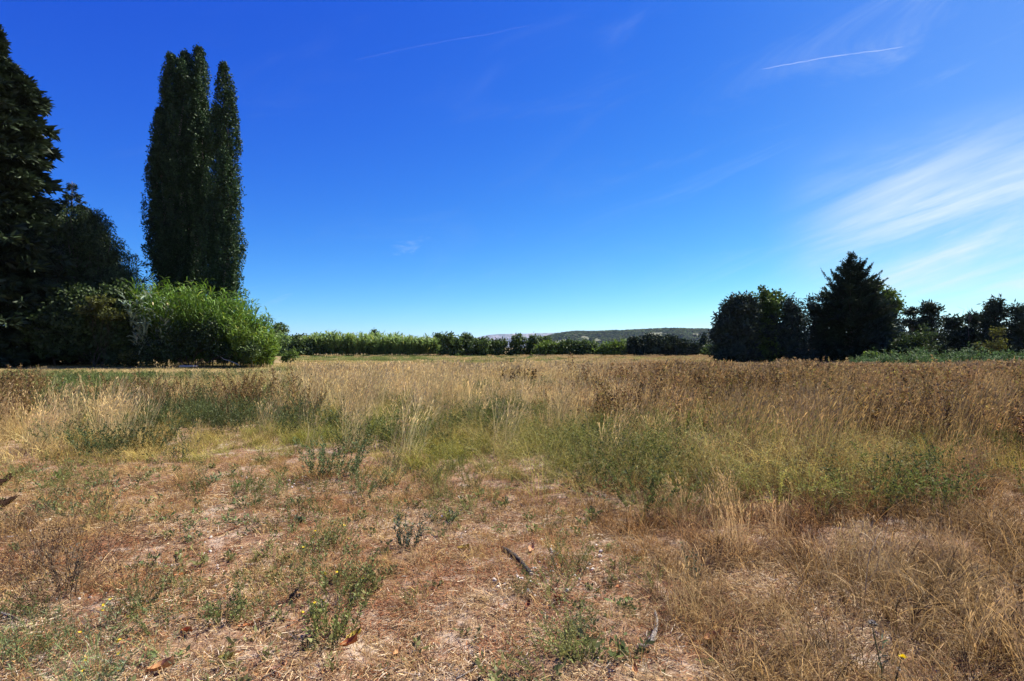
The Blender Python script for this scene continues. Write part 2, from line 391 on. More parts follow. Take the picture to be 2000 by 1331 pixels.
def proto_stalks(n, rad, h, wid, head, headc, lean=0.12, bend=0.35, wind=0.3, leaves=True):
    """seeding grass: fine culms with drooping heads, plus basal blades"""
    g, _ = proto_grass(int(n * 0.9) if leaves else 2, rad, h * 0.25, h * 0.55, wid * 1.5, 0.3, 1.0, wind=wind)
    rr = rad * np.sqrt(rng.random(n)); a = rng.random(n) * 6.283
    P = np.stack([rr * np.cos(a), rr * np.sin(a), np.full(n, -0.015)], 1)
    az_ = rng.normal(0, 0.9, n); L = h * rng.uniform(0.7, 1.12, n); k = 4
    V, Fc, T, pos = ribbons(P, az_, np.abs(rng.normal(lean, lean * .6, n)) + wind * 0.35, rng.uniform(0.3, 1.3, n) * bend, L, wid * 0.8, k, prof='stem')
    g.add(V, Fc, np.repeat(jit(n, 0.3), (k + 1) * 2, 0))
    tip = pos[:, -1]; d = tip - pos[:, -2]; th = np.arccos(np.clip(d[:, 2] / np.linalg.norm(d, axis=1), -1, 1))
    for q in range(2):
        V, Fc, T, _ = ribbons(tip - d * (0.2 + 0.5 * q), np.arctan2(d[:, 1], d[:, 0]), th + rng.normal(0, .15, n), rng.uniform(0.2, 0.9, n), head * rng.uniform(0.7, 1.2, n), wid * 2.1, 3, prof='leaf')
        g.add(V, Fc, np.repeat(jit(n, 0.14), 8, 0) * np.array(headc))
    return g

def proto_weed(ns, h, spread, nl, ll, lw, leafc=(1, 1, 1), stemc=(0.8, 0.8, 0.7), wid=0.005, heads=0, headc=(1, 1, 1), headsize=0.02, wind=0.15, rad=0.06, arch=0.5, k=5):
    """branching herb: stems with small leaves, optionally knobbly heads along the upper part"""
    g = Geo()
    rr = rad * np.sqrt(rng.random(ns)); a = rng.random(ns) * 6.283
    P = np.stack([rr * np.cos(a), rr * np.sin(a), np.full(ns, -0.015)], 1)
    az_ = a + rng.normal(0, .5, ns); az_ = np.arctan2(np.sin(az_), np.cos(az_) + wind * 2)
    L = h * rng.uniform(0.65, 1.1, ns)
    V, Fc, T, pos = ribbons(P, az_, np.abs(rng.normal(0, spread, ns)), np.abs(rng.normal(arch, arch * .4, ns)), L, wid, k, prof='stem')
    g.add(V, Fc, np.array(stemc) * np.repeat(jit(ns, 0.15), (k + 1) * 2, 0))
    def along(m, lo, hi):
        s = rng.integers(0, ns, m); tt = rng.uniform(lo, hi, m) * k; i = np.minimum(tt.astype(int), k - 1); f = (tt - i)[:, None]
        return pos[s, i] * (1 - f) + pos[s, i + 1] * f, pos[s, i + 1] - pos[s, i]
    if nl:
        m = nl * ns; C, D = along(m, 0.12, 1.0)
        dd = rdir(m); dd[:, 2] = dd[:, 2] * 0.6 + 0.25
        V, Fc = leafq(C + dd * 0.004, dd + D / (np.linalg.norm(D, axis=1, keepdims=True) + 1e-9) * 0.5, rdir(m) + [0, 0, 0.8], ll * rng.uniform(.5, 1.3, m), lw * rng.uniform(.6, 1.3, m))
        g.add(V, Fc, np.array(leafc) * np.repeat(jit(m, 0.25), 4, 0))
    if heads:
        m = heads * ns; C, D = along(m, 0.5, 1.0)
        dd = rdir(m)
        V, Fc = leafq(C + rdir(m) * headsize * 0.7 - dd * headsize * .5, dd, rdir(m), headsize * rng.uniform(.7, 1.5, m), headsize * rng.uniform(.5, 1, m))
        g.add(V, Fc, np.array(headc) * np.repeat(jit(m, 0.3), 4, 0))
    return g

def proto_litter(n, rad, l0, l1, wid, cols):
    g = Geo(); rr = rad * np.sqrt(rng.random(n)); a = rng.random(n) * 6.283
    P = np.stack([rr * np.cos(a), rr * np.sin(a), rng.random(n) ** 2 * 0.022 + 0.002], 1)
    V, Fc, T, _ = ribbons(P, rng.random(n) * 6.283, np.pi / 2 + rng.normal(0, 0.16, n), rng.normal(0, 0.5, n), rng.uniform(l0, l1, n), wid * rng.uniform(.6, 1.6, n), 2, roll=rng.normal(0, .55, n), prof='stem')
    C = np.array(cols)[rng.integers(0, len(cols), n)] * jit(n, 0.22)
    g.add(V, Fc, np.repeat(C, 6, 0)); return g

NP = 5
def protos(name, fn, mat=None, n=NP): return proto_collection(name, [fn().mesh(name) for _ in range(n)], mat or M_inst)
LITC = [(0.54, 0.41, 0.23), (0.46, 0.33, 0.18), (0.60, 0.49, 0.32), (0.41, 0.28, 0.13), (0.35, 0.21, 0.09), (0.25, 0.10, 0.04), (0.21, 0.075, 0.028), (0.16, 0.085, 0.04), (0.44, 0.37, 0.28), (0.05, 0.035, 0.025), (0.08, 0.05, 0.03)]
C_litter = protos('straw_litter', lambda: proto_litter(130, 0.22, 0.015, 0.075, 0.0027, LITC), M_litter)
C_needle = protos('needle_litter', lambda: proto_litter(120, 0.20, 0.02, 0.07, 0.003, LITC[5:8] + LITC[5:7]), M_litter)
C_short = protos('short_grass', lambda: proto_grass(30, 0.06, 0.025, 0.11, 0.0028, 0.7, 0.8)[0])
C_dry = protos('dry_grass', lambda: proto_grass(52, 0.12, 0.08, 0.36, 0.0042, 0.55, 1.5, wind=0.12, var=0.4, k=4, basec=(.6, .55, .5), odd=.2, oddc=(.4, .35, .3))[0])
C_dryfar = protos('dry_grass_mid', lambda: proto_grass(70, 0.30, 0.15, 0.42, 0.007, 0.45, 1.1, wind=0.2, var=0.25)[0])
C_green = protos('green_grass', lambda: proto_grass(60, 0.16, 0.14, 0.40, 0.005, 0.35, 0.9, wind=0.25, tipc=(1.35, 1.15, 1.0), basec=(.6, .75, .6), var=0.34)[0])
C_tall = protos('tall_grass', lambda: proto_stalks(44, 0.20, 0.80, 0.0048, 0.07, (1.1, 1.02, 0.95)))
C_tallfar = protos('tall_grass_far', lambda: proto_stalks(46, 0.75, 0.80, 0.016, 0.16, (1.1, 1.02, 0.95)))
C_dock = protos('dock_weed', lambda: proto_weed(9, 0.85, 0.22, 5, 0.07, 0.018, (0.8, 1.0, 0.6), (1.0, 0.9, 0.8), 0.006, 34, (1.0, 0.92, 0.9), 0.032, 0.1, 0.22, 0.3))
C_dockfar = protos('dock_weed_far', lambda: proto_weed(22, 0.85, 0.22, 4, 0.12, 0.04, (0.8, 1.0, 0.6), (1.0, 0.9, 0.8), 0.016, 22, (1.0, 0.92, 0.9), 0.075, 0.1, 0.7, 0.3))
C_herb = protos('leafy_herb', lambda: proto_weed(16, 0.55, 0.35, 34, 0.035, 0.013, (1, 1, 1), (0.9, 0.9, 0.7), 0.004, 0, wind=0.2, rad=0.16, arch=0.6))
C_herbfar = protos('leafy_herb_far', lambda: proto_weed(26, 0.6, 0.3, 26, 0.085, 0.035, (1, 1, 1), (0.9, 0.9, 0.7), 0.012, 0, wind=0.2, rad=0.7, arch=0.5))
C_spray = protos('arching_herb', lambda: proto_weed(26, 0.75, 0.55, 22, 0.035, 0.006, (1, 1, 1), (1.25, 1.15, 0.9), 0.0035, 5, (1.5, 1.3, 1.0), 0.012, 0.1, 0.13, 1.1, 6))  # head colour brightened to stand for sunlit strands
C_lowfar = protos('meadow_far', lambda: proto_grass(80, 1.1, 0.18, 0.5, 0.022, 0.3, 0.6, wind=0.2, var=0.28)[0])
C_ros = protos('small_rosette', lambda: proto_weed(7, 0.07, 0.9, 5, 0.028, 0.011, (1, 1, 1), (1, 1, 1), 0.003, 0, rad=0.02, wind=0))

def cand(bands, mx=1.0, x0=None):
    """candidate points inside the seen wedge: bands = (d0, d1, per m2)"""
    out = []
    for d0, d1, q in bands:
        X = 0.98 * d1 + 3.5; n = rng.poisson(q * mx * 2 * X * (d1 - d0))
        x = rng.uniform(-X, X, n); y = rng.uniform(d0, d1, n); k = np.abs(x) < 0.95 * y + 3.3
        out.append(np.stack([x[k], y[k]], 1))
    return np.concatenate(out)
VB_U = [-300, 0, 250, 500, 620, 700, 800, 900, 1000, 1100, 1200, 1250, 1300, 1350, 1420, 1500, 2300]
VB_V = [900, 905, 896, 890, 890, 915, 925, 935, 950, 968, 1010, 1085, 1150, 1240, 1330, 1500, 1600]
def pix(p):
    x, y = p[:, 0], p[:, 1]; u = 1000 + F * x / y; v = HZ + EYE * F / y
    k = 26 * np.minimum(1, (v - HZ) / 150)
    u = u + (vnoise(x * 1.7, y * 1.7) - .5) * 3 * k; v = v + (vnoise(x * 1.9 + 30, y * 1.9) - .5) * k * 1.6
    return u, v
def blob(u, v, cu, cv, su, sv): return np.exp(-0.5 * (((u - cu) / su) ** 2 + ((v - cv) / sv) ** 2))
def bare(u, v): return sm(v - np.interp(u, VB_U, VB_V), -12, 22)
def keep(p, wgt): return p[rng.random(len(p)) < wgt]
def g3(p, extra=0.0): return np.column_stack([p, ground_z(p[:, 0], p[:, 1]) + extra])
def tints(p, a, b, s=0.16, sc_=0.9, n=None):
    f = n if n is not None else sm(fbm(p[:, 0] * sc_ + 7, p[:, 1] * sc_ + 3, 3), .32, .68)
    return (np.array(a) * (1 - f[:, None]) + np.array(b) * f[:, None]) * (1 + rng.normal(0, s, (len(p), 1))) * (1 + rng.normal(0, s * .15, (len(p), 3)))
def go_scatter(name, label, coll, p, tint, lo=0.75, hi=1.25, extra=0.0, rz=None, tilt=0.0, hs=None, hvar=0.0):
    n = len(p); s = rng.uniform(lo, hi, n)
    if hvar: s = s * (1 + hvar * 1.6 * (fbm(p[:, 0] * .45 + 13, p[:, 1] * .45 + 31, 3) - .5))
    if hs is not None: s = np.column_stack([s, s, s * hs])
    r = rng.random(n) * 6.283 if rz is None else rng.normal(0, rz, n)
    scatter(name, label, coll, NP, g3(p, extra), r, s, tint, rng.normal(0, tilt, (n, 2)) if tilt else None)
    print('SCATTER', name, n)

STRAW, BLOND, BROWN, RED = (0.54, 0.385, 0.165), (0.60, 0.49, 0.25), (0.27, 0.16, 0.055), (0.24, 0.12, 0.055)
GREEN, YGREEN, DGREEN, BGREEN = (0.12, 0.155, 0.035), (0.25, 0.255, 0.05), (0.045, 0.07, 0.022), (0.075, 0.115, 0.06)

# litter on the bare ground and under the thin grass
p = cand([(1.2, 4.2, 62), (4.2, 7, 46), (7, 11, 24)]); u, v = pix(p)
p = keep(p, 0.15 + 0.85 * np.maximum(bare(u, v), sm(v, 930, 1050))); f = fbm(p[:, 0] * 1.1, p[:, 1] * 1.1, 3)
a = rng.random(len(p)) < sm(f, .62, .38) * .85 + .1
one = lambda q: np.ones((len(q), 3)) * (1 + rng.normal(0, .15, (len(q), 1)))
go_scatter('straw_litter', 'pale broken straw strewn over the bare ground', C_litter, p[a], one(p[a]))
go_scatter('needle_litter', 'rusty red needle litter on the bare soil', C_needle, p[~a], one(p[~a]))

# short cropped straw grass
p = cand([(1.2, 4.5, 270), (4.5, 8.5, 200), (8.5, 13, 50)]); u, v = pix(p)
f = fbm(p[:, 0] * 1.3 + 40, p[:, 1] * 1.3, 3)
p = keep(p, bare(u, v) * (0.10 + 0.75 * sm(f, .42, .62)) * (1 - .5 * sm(v, 1000, 1200)) + 0.12)
go_scatter('short_grass', 'short dry straw coloured tufts on the bare foreground', C_short, p, tints(p, STRAW, (0.36, 0.21, 0.085), n=rng.random(len(p))), 0.6, 1.5)
p = cand([(1.3, 4.5, 34), (4.5, 9, 24)]); u, v = pix(p)
p = keep(p, np.maximum(bare(u, v) * sm(fbm(p[:, 0] * 1.6 + 90, p[:, 1] * 1.6 + 4, 3), .36, .58), .8 * sm(u, 1050, 1250) * sm(v, 900, 980)))
go_scatter('thatch', 'flattened mats of dead straw over the bare soil', C_dry, p, tints(p, (0.48, 0.36, 0.19), (0.29, 0.17, 0.085), n=rng.random(len(p))), .5, 1.1, hs=rng.uniform(.12, .35, len(p)), tilt=.1)
# short grass in front of the left trees and middle distance floor
p = cand([(17, 24, 5), (24, 36, 5), (36, 60, 3)]); u, v = pix(p)
p = keep(p, (1 - sm(u, 480, 640)) * (0.8))
f = sm(fbm(p[:, 0] * .25, p[:, 1] * .5, 3), .38, .62)
go_scatter('mown_grass', 'short tan and green grass strip before the left trees', C_lowfar, p, tints(p, (0.44, 0.34, 0.17), (0.17, 0.17, 0.05), n=f * .65), 0.45, 0.8, hs=0.5)

# small green rosettes and sprigs in the bare foreground
p = cand([(1.6, 5, 26), (5, 9, 18)]); u, v = pix(p)
p = keep(p, bare(u, v) * sm(fbm(p[:, 0] * .9 + 11, p[:, 1] * .9, 3), .42, .62) * (.5 + .5 * (u < 1300)))
go_scatter('ground_herbs', 'tiny green rosettes scattered over the bare ground', C_ros, p, tints(p, (0.10, 0.15, 0.05), (0.17, 0.17, 0.06)), 0.6, 2.0)

p = cand([(1.8, 5, 40), (5, 9, 26)]); u, v = pix(p)
wh = np.clip(.8 * blob(u, v, 170, 970, 60, 25) + .7 * blob(u, v, 390, 1165, 110, 30) + .6 * blob(u, v, 490, 960, 70, 25) + .7 * blob(u, v, 780, 985, 90, 35) + .6 * blob(u, v, 1110, 1190, 60, 70) + .3 * blob(u, v, 130, 1230, 140, 50)
             + .5 * blob(u, v, 660, 1120, 60, 90) + .6 * blob(u, v, 860, 935, 80, 18) + .5 * blob(u, v, 60, 945, 60, 20), 0, 1) * .55
p = keep(p, wh)
go_scatter('low_weeds', 'low sprawling green weeds spread over the bare ground', C_herb, p, tints(p, (0.10, 0.13, 0.035), (0.17, 0.17, 0.055), s=.25), .22, .55, tilt=.2)
# brown dry grass (right foreground and thin fringe)
p = cand([(1.3, 4.5, 84), (4.5, 8, 66), (8, 11, 30)]); u, v = pix(p); b = bare(u, v)
wd = (1 - b) * (sm(v, 905, 985) * sm(u, 900, 1150) + .3 * sm(v, 870, 930)) + .16 * b * sm(v - np.interp(u, VB_U, VB_V), 200, 10) + .12 * b * sm(u, 1150, 1350)
wd = np.clip(wd, 0, 1) * (.42 + .58 * sm(fbm(p[:, 0] * 2.2, p[:, 1] * 2.2, 2), .36, .60))
p = keep(p, wd); u, v = pix(p)
pale = .6 * np.clip(blob(u, v, 1850, 1180, 160, 90) + blob(u, v, 1450, 1150, 90, 60) + .9 * blob(u, v, 1600, 1290, 160, 50) + .5 * rng.random(len(p)) * sm(fbm(p[:, 0], p[:, 1]), .4, .7), 0, 1)
red = np.clip(blob(u, v, 1850, 900, 160, 45) + blob(u, v, 1450, 1040, 200, 50) * .6, 0, 1)
tt = tints(p, BROWN, (0.40, 0.26, 0.10)); tt = tt * (1 - red[:, None]) + red[:, None] * np.array((0.27, 0.125, 0.055)); tt = tt * (1 - pale[:, None]) + pale[:, None] * np.array((0.48, 0.355, 0.185))
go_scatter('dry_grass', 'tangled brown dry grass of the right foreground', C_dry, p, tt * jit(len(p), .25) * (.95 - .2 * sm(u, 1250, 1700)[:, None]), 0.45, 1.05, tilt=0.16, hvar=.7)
p = cand([(2.2, 5, 3), (5, 9, 3)]); u, v = pix(p); p = keep(p, (1 - bare(u, v)) * sm(u, 1150, 1350) * (.25 + .6 * sm(fbm(p[:, 0] * 1.3 + 3, p[:, 1] * 1.3, 2), .4, .65)))
go_scatter('pale_culms', 'long pale bent culms above the brown dry grass', C_tall, p, tints(p, (0.46, 0.34, 0.17), (0.33, 0.215, 0.095), s=.15), .35, .65, tilt=.12)

# yellow-green band
p = cand([(6.5, 9, 42), (9, 14, 38), (14, 20, 14)]); u, v = pix(p); b = bare(u, v)
wg = (1 - .85 * b) * (band(v, 822, 935, 14) * (.35 + .65 * band(u, 180, 1180, 60)) * .95 + .45 * band(v, 745, 822, 15) + .45 * sm(u, 1000, 1200) * (1 - sm(u, 1560, 1700)))
p = keep(p, np.clip(wg, 0, 1) * (.3 + .7 * sm(fbm(p[:, 0] * .8 + 60, p[:, 1] * .8, 3), .36, .58))); u, v = pix(p)
gr = np.clip(blob(u, v, 720, 840, 110, 18) + blob(u, v, 1080, 880, 80, 25) * .8 + blob(u, v, 1480, 830, 160, 50), 0, 1); st_ = np.clip(.9 * (1 - sm(u, 40, 200)) + sm(rng.random(len(p)), .78, .95) * .7, 0, 1)
tt = tints(p, YGREEN, (0.33, 0.27, 0.09)); tt = tt * (1 - gr[:, None]) + gr[:, None] * np.array((0.14, 0.185, 0.03)); tt = tt * (1 - st_[:, None]) + st_[:, None] * np.array((0.52, 0.41, 0.19))
go_scatter('green_grass', 'yellow green grass band behind the bare patch', C_green, p, tt, 0.6, 1.25, hvar=.5, hs=np.interp(np.interp(u, VB_U, VB_V) - v, [-25, 60], [.38, 1.0]))

# tall straw grass with seed heads
p = cand([(7, 10, 14), (10, 14, 14), (14, 26, 8)]); u, v = pix(p)
wt = np.clip(blob(u, v, 75, 866, 55, 13) + blob(u, v, 215, 852, 28, 13) + .5 * blob(u, v, 10, 895, 35, 12) + band(u, 590, 1180, 110) * band(v, 728, 838, 12) + .30 * sm(u, 1050, 1200) * band(v, 735, 960, 20) + .10 * band(v, 720, 900, 15) * (.35 + .65 * sm(u, 420, 640)), 0, 1)
wt *= 1 - .7 * np.clip(blob(u, v, 960, 800, 60, 25) + blob(u, v, 850, 840, 120, 12) + blob(u, v, 420, 800, 180, 30), 0, 1)
p = keep(p, wt * (.4 + .6 * sm(fbm(p[:, 0] * .8, p[:, 1] * .8), .3, .6)) * (bare(u, v) < .5)); u, v = pix(p)
f = np.clip(sm(u, 1000, 1400) * .8 + .35 * rng.random(len(p)), 0, 1)
go_scatter('tall_grass', 'tall blond seeding grass leaning with the wind', C_tall, p, tints(p, BLOND, (0.32, 0.225, 0.095), n=f), 0.6, 1.15, rz=0.35, hvar=.7)
p = cand([(22, 36, 2.6), (36, 60, 1.3), (60, 112, .6)]); u, v = pix(p)
wt = sm(u, 520, 700) * (1 - .5 * sm(u, 1050, 1300) * sm(v, 700, 715)) * (.45 + .55 * sm(v, 706, 722)) + .12
wt *= 1 - .8 * sm(p[:, 1], 36, 55) * (1 - sm(u, 950, 1150))
wt *= (.3 + .7 * sm(fbm(p[:, 0] * .22, p[:, 1] * .10, 3), .32, .6))
p = keep(p, wt * (u > 560)); u, v = pix(p)
f = np.clip(sm(u, 900, 1350) * .7 + .4 * rng.random(len(p)), 0, 1)
go_scatter('tall_grass_far', 'pale seeding grass across the middle of the field', C_tallfar, p, tints(p, (0.54, 0.45, 0.23), (0.33, 0.235, 0.105), n=f), 0.7, 1.1, rz=0.4, hvar=.6, hs=np.interp(p[:, 1], [24, 36, 50], [1.0, .75, .42]))
# low meadow to the hedge
p = cand([(18, 30, 2.4), (30, 55, 1.6), (55, 122, .75)]); u, v = pix(p)
p = keep(p, .95 * ((u > 520) | (p[:, 1] < 30)) * ~((u < 560) & (p[:, 1] > 43))); u, v = pix(p)
f = np.clip(sm(fbm(p[:, 0] * .16 + 5, p[:, 1] * .08, 3), .36, .62) * (1 - .6 * sm(u, 950, 1150)) + .75 * sm(p[:, 1], 60, 95) * (1 - .7 * sm(u, 900, 1300)) , 0, 1)
go_scatter('meadow_grass', 'low green and tan meadow reaching to the hedge', C_lowfar, p, tints(p, (0.36, 0.29, 0.12), (0.125, 0.165, 0.045), n=f), 0.8, 1.3, hs=np.interp(p[:, 1], [28, 50, 80], [1.0, .6, .4]))

# brown docks of the right half, and the left margin
p = cand([(8.2, 12, 9), (12, 20, 7)]); u, v = pix(p)
wk = np.clip(sm(u, 1050, 1250) * band(v, 700, 842, 30) + sm(u, 1560, 1750) * band(v, 720, 905, 25) * .8 + band(u, -150, 70, 30) * band(v, 775, 842, 10) * .9 + band(u, 420, 580, 70) * band(v, 785, 838, 10) * .5 + .25 * band(u, 60, 420, 60) * band(v, 780, 840, 10), 0, 1)
p = keep(p, wk * (.2 + .8 * sm(fbm(p[:, 0] * .7 + 9, p[:, 1] * .7), .36, .6)))
go_scatter('dock_weeds', 'dense brown seeding dock weeds in the right half', C_dock, p, tints(p, (0.15, 0.10, 0.04), (0.24, 0.17, 0.07), s=.26), 0.65, 1.2, hvar=.7)
p = cand([(18, 28, 3.2), (28, 42, 1.9), (42, 56, .7)]); u, v = pix(p)
wk = sm(u + 260 * (fbm(p[:, 0] * .2 + 3, p[:, 1] * .25, 3) - .5), 1000, 1340) * .95 
wk = wk * (1 - sm(p[:, 1], 29, 37))
p = keep(p, np.clip(wk, 0, 1) * (.22 + .78 * sm(fbm(p[:, 0] * .3 + 9, p[:, 1] * .3), .38, .6)))
go_scatter('dock_weeds_far', 'reddish brown dock weeds toward the right trees', C_dockfar, p, tints(p, (0.175, 0.115, 0.048), (0.28, 0.195, 0.088), s=.22), 0.65, 1.05, hvar=.5)

# leafy dark green weeds
p = cand([(5, 8, 9), (8, 12, 10), (12, 18, 8)]); u, v = pix(p)
wl = np.clip(.9 * blob(u, v, 380, 825, 90, 18) + .7 * blob(u, v, 200, 880, 60, 16) + .9 * blob(u, v, 550, 830, 50, 18) + .6 * band(u, 60, 600, 110) * band(v, 745, 838, 12) * (.25 + .75 * sm(fbm(p[:, 0] * .6 + 33, p[:, 1] * .6, 3), .4, .6)) + blob(u, v, 955, 812, 45, 18) * .8
             + .9 * blob(u, v, 1290, 905, 70, 25) + .8 * blob(u, v, 1430, 860, 110, 35) + .85 * blob(u, v, 1230, 975, 50, 16) + .9 * blob(u, v, 1780, 985, 70, 22) + .6 * blob(u, v, 1950, 860, 60, 40) + .4 * blob(u, v, 1570, 890, 60, 20) + .05 * sm(u, 900, 1100) + .65 * sm(u, 640, 800) * sm(fbm(p[:, 0] * .55 + 21, p[:, 1] * .45, 3), .47, .60) * band(v, 730, 900, 20), 0, 1)
p = keep(p, wl * (bare(u, v) < .6)); u, v = pix(p)
f = np.clip(blob(u, v, 1430, 850, 130, 50) + .35 * sm(u, 640, 800) + .3 * rng.random(len(p)), 0, 1)
go_scatter('leafy_weeds', 'dark leafy green weeds in patches through the grass', C_herb, p, tints(p, (0.055, 0.08, 0.028), (0.15, 0.165, 0.04), n=f), 0.7, 1.25)
p = cand([(18, 30, 1.6), (30, 60, .5), (60, 112, .14)]); u, v = pix(p)
wl = np.clip(.75 * band(u, 0, 640, 60) * band(v, 738, 790, 8) + .7 * sm(fbm(p[:, 0] * .14 + 50, p[:, 1] * .09, 3), .52, .66) + .6 * sm(u, 1000, 1100) * sm(fbm(p[:, 0] * .3, p[:, 1] * .2 + 8, 3), .46, .6), 0, 1)
p = keep(p, wl * ~((u < 540) & (p[:, 1] > 38))); u, v = pix(p)
go_scatter('leafy_weeds_far', 'green weeds dotted through the far grass', C_herbfar, p, tints(p, DGREEN, (0.11, 0.14, 0.04)), 0.6, 1.1, hs=np.where(u < 600, .7, 1) * np.interp(p[:, 1], [28, 60], [1.0, .5]))

# arching yellow-green sprays
p = cand([(5, 8, 16), (8, 12, 8)]); u, v = pix(p)
ws = np.clip(blob(u, v, 1580, 950, 110, 40) + .6 * blob(u, v, 1400, 930, 80, 30) + .55 * blob(u, v, 1040, 900, 110, 30) + .4 * blob(u, v, 1200, 880, 90, 40) + .2 * sm(u, 1000, 1200) * (1 - sm(u, 1650, 1760)) * band(v, 860, 1010, 20), 0, 1)
p = keep(p, ws)
go_scatter('arching_herbs', 'wiry yellow green herbs arching in clumps', C_spray, p, tints(p, (0.155, 0.165, 0.045), (0.29, 0.25, 0.095), s=.26), 0.7, 1.15)
# thin sprawling green and silvery herbs of the lower left corner
p = cand([(1.8, 3.6, 38)]); u, v = pix(p)
p = keep(p, np.clip(blob(u, v, 60, 1320, 190, 75), 0, 1) * .9 )
go_scatter('sprawling_herbs', 'thin grey green herbs sprawling in the lower left corner', protos('sprawling_herb', lambda: proto_weed(12, 0.30, 0.8, 14, 0.03, 0.005, (1, 1, 1), (1.2, 1.2, 0.9), 0.003, 0, wind=0.2, rad=0.1, arch=0.5)), p, tints(p, (0.13, 0.17, 0.07), (0.22, 0.24, 0.12)), 0.6, 1.1)
# dark dead stems on the left edge
p = cand([(2.6, 5.5, 50)]); u, v = pix(p)
p = keep(p, np.clip(blob(u, v, 70, 1130, 100, 50) + .5 * blob(u, v, 40, 1010, 60, 40), 0, 1))
go_scatter('dead_stems', 'tangle of dark dead stems at the left edge', protos('dead_stem', lambda: proto_weed(10, 0.32, 0.6, 6, 0.02, 0.005, (1.2, 1, .8), (1, 0.9, 0.8), 0.0035, 4, (.8, .7, .6), 0.012, wind=0.25, rad=0.1, arch=0.5)), p, tints(p, (0.10, 0.07, 0.045), (0.20, 0.15, 0.09)), 0.7, 1.2)

# pebbles
def pebble():
    g = Geo(); n = 5
    for i in range(n):
        c = np.append(rng.normal(0, .12, 2), 0.004); r = rng.uniform(.006, .016)
        a = np.arange(6) * np.pi / 3; ring = lambda q, z: np.stack([np.cos(a) * q, np.sin(a) * q * .75, np.full(6, z)], 1) * (1 + rng.normal(0, .12, (6, 1)))
        V = np.concatenate([ring(r, -.3 * r), ring(r * .95, .3 * r), ring(r * .5, .65 * r)]) + c
        i0 = np.arange(6); j0 = np.roll(i0, -1)
        Fc = np.concatenate([np.stack([i0, j0, j0 + 6, i0 + 6], 1), np.stack([i0 + 6, j0 + 6, j0 + 12, i0 + 12], 1), [[12, 13, 14, 15], [12, 15, 16, 17]]])
        g.add(V, Fc, np.ones(3) * rng.uniform(.7, 1.2))
    return g
p = cand([(1.6, 8, 5)]); u, v = pix(p); p = keep(p, bare(u, v) * sm(fbm(p[:, 0] * 1.5 + 70, p[:, 1] * 1.5), .42, .65))
go_scatter('pebbles', 'pale grey pebbles lying in the bare soil', protos('pebble', pebble, M_litter), p, tints(p, (0.42, 0.39, 0.36), (0.62, 0.58, 0.53)), .5, 1.4)

# scrub on the hill
def scrub():
    g = Geo(); n = 260
    d = rdir(n); d[:, 2] = np.abs(d[:, 2]); C = d * rng.uniform(.55, 1, (n, 1)) * np.array([1, 1, .8])
    V, Fc = leafq(C, rdir(n), d + rdir(n) * .6, .42, .34); g.add(V, Fc, np.repeat(jit(n, .2), 4, 0)); return g
k = rng.random(16000); ii = rng.integers(0, HX.shape[0] // 2 + 3, 16000); jj = rng.integers(1, HX.shape[1] - 1, 16000)
P_h = np.stack([HX[ii, jj] + rng.normal(0, 6, 16000), HY[ii, jj] + rng.normal(0, 8, 16000), HZ_[ii, jj] - .8], 1)
kk = (fbm(P_h[:, 0] * .012, P_h[:, 1] * .012 + 4, 4) < .67)
P_h = P_h[kk]; n = len(P_h)
scatter('hill_scrub', 'dark green evergreen scrub covering the low hill', protos('scrub_bush', scrub, leafy_mat('scrub_leaves', inst=True, trans=.2, gloss=.02)), NP, P_h, rng.random(n) * 6.28, rng.uniform(3.0, 6.5, n), tints(P_h[:, :2], (0.055, 0.08, 0.026), (0.11, 0.14, 0.045), s=.4, sc_=.02))
print('SCATTER hill', n)
exec_marker = 0

# ------------------------------------------------------------------ trees
M_pop = leafy_mat('poplar_leaves', (0.027, 0.058, 0.019), trans=.14, gloss=.02)
M_conif = leafy_mat('cedar_needles', (0.026, 0.042, 0.018), trans=.06, gloss=.02)
M_cyp = leafy_mat('cypress_sprays', (0.030, 0.046, 0.026), trans=.06, gloss=.02)
M_bluecyp = leafy_mat('blue_cypress_sprays', (0.038, 0.060, 0.042), trans=.08, gloss=.02)
M_broad = leafy_mat('broad_leaves', (0.035, 0.060, 0.014), trans=.25, gloss=.02)
M_grey = leafy_mat('greyish_drooping_leaves', (0.042, 0.070, 0.023), trans=.2, gloss=.02)
M_fig = leafy_mat('bright_broad_leaves', (0.095, 0.15, 0.022), trans=.3, gloss=.02)
M_maple = leafy_mat('turning_leaves', (0.08, 0.092, 0.018), trans=.3, gloss=.02)
M_yellow = leafy_mat('yellowing_leaves', (0.085, 0.095, 0.018), trans=.3, gloss=.02)
M_reed = leafy_mat('reed_leaves', (0.086, 0.168, 0.020), trans=.32, gloss=.02)
M_bluereed = leafy_mat('blue_green_reed_leaves', (0.20, 0.27, 0.18), trans=.25, gloss=.02)
M_hedge = leafy_mat('hedge_leaves', (0.065, 0.105, 0.024), trans=.25, gloss=.02)
M_hedgereed = leafy_mat('hedge_reed_leaves', (0.18, 0.27, 0.075), trans=.4, gloss=.02)
M_weedleaf = leafy_mat('weed_leaves', (1, 1, 1), trans=.3, gloss=.02)

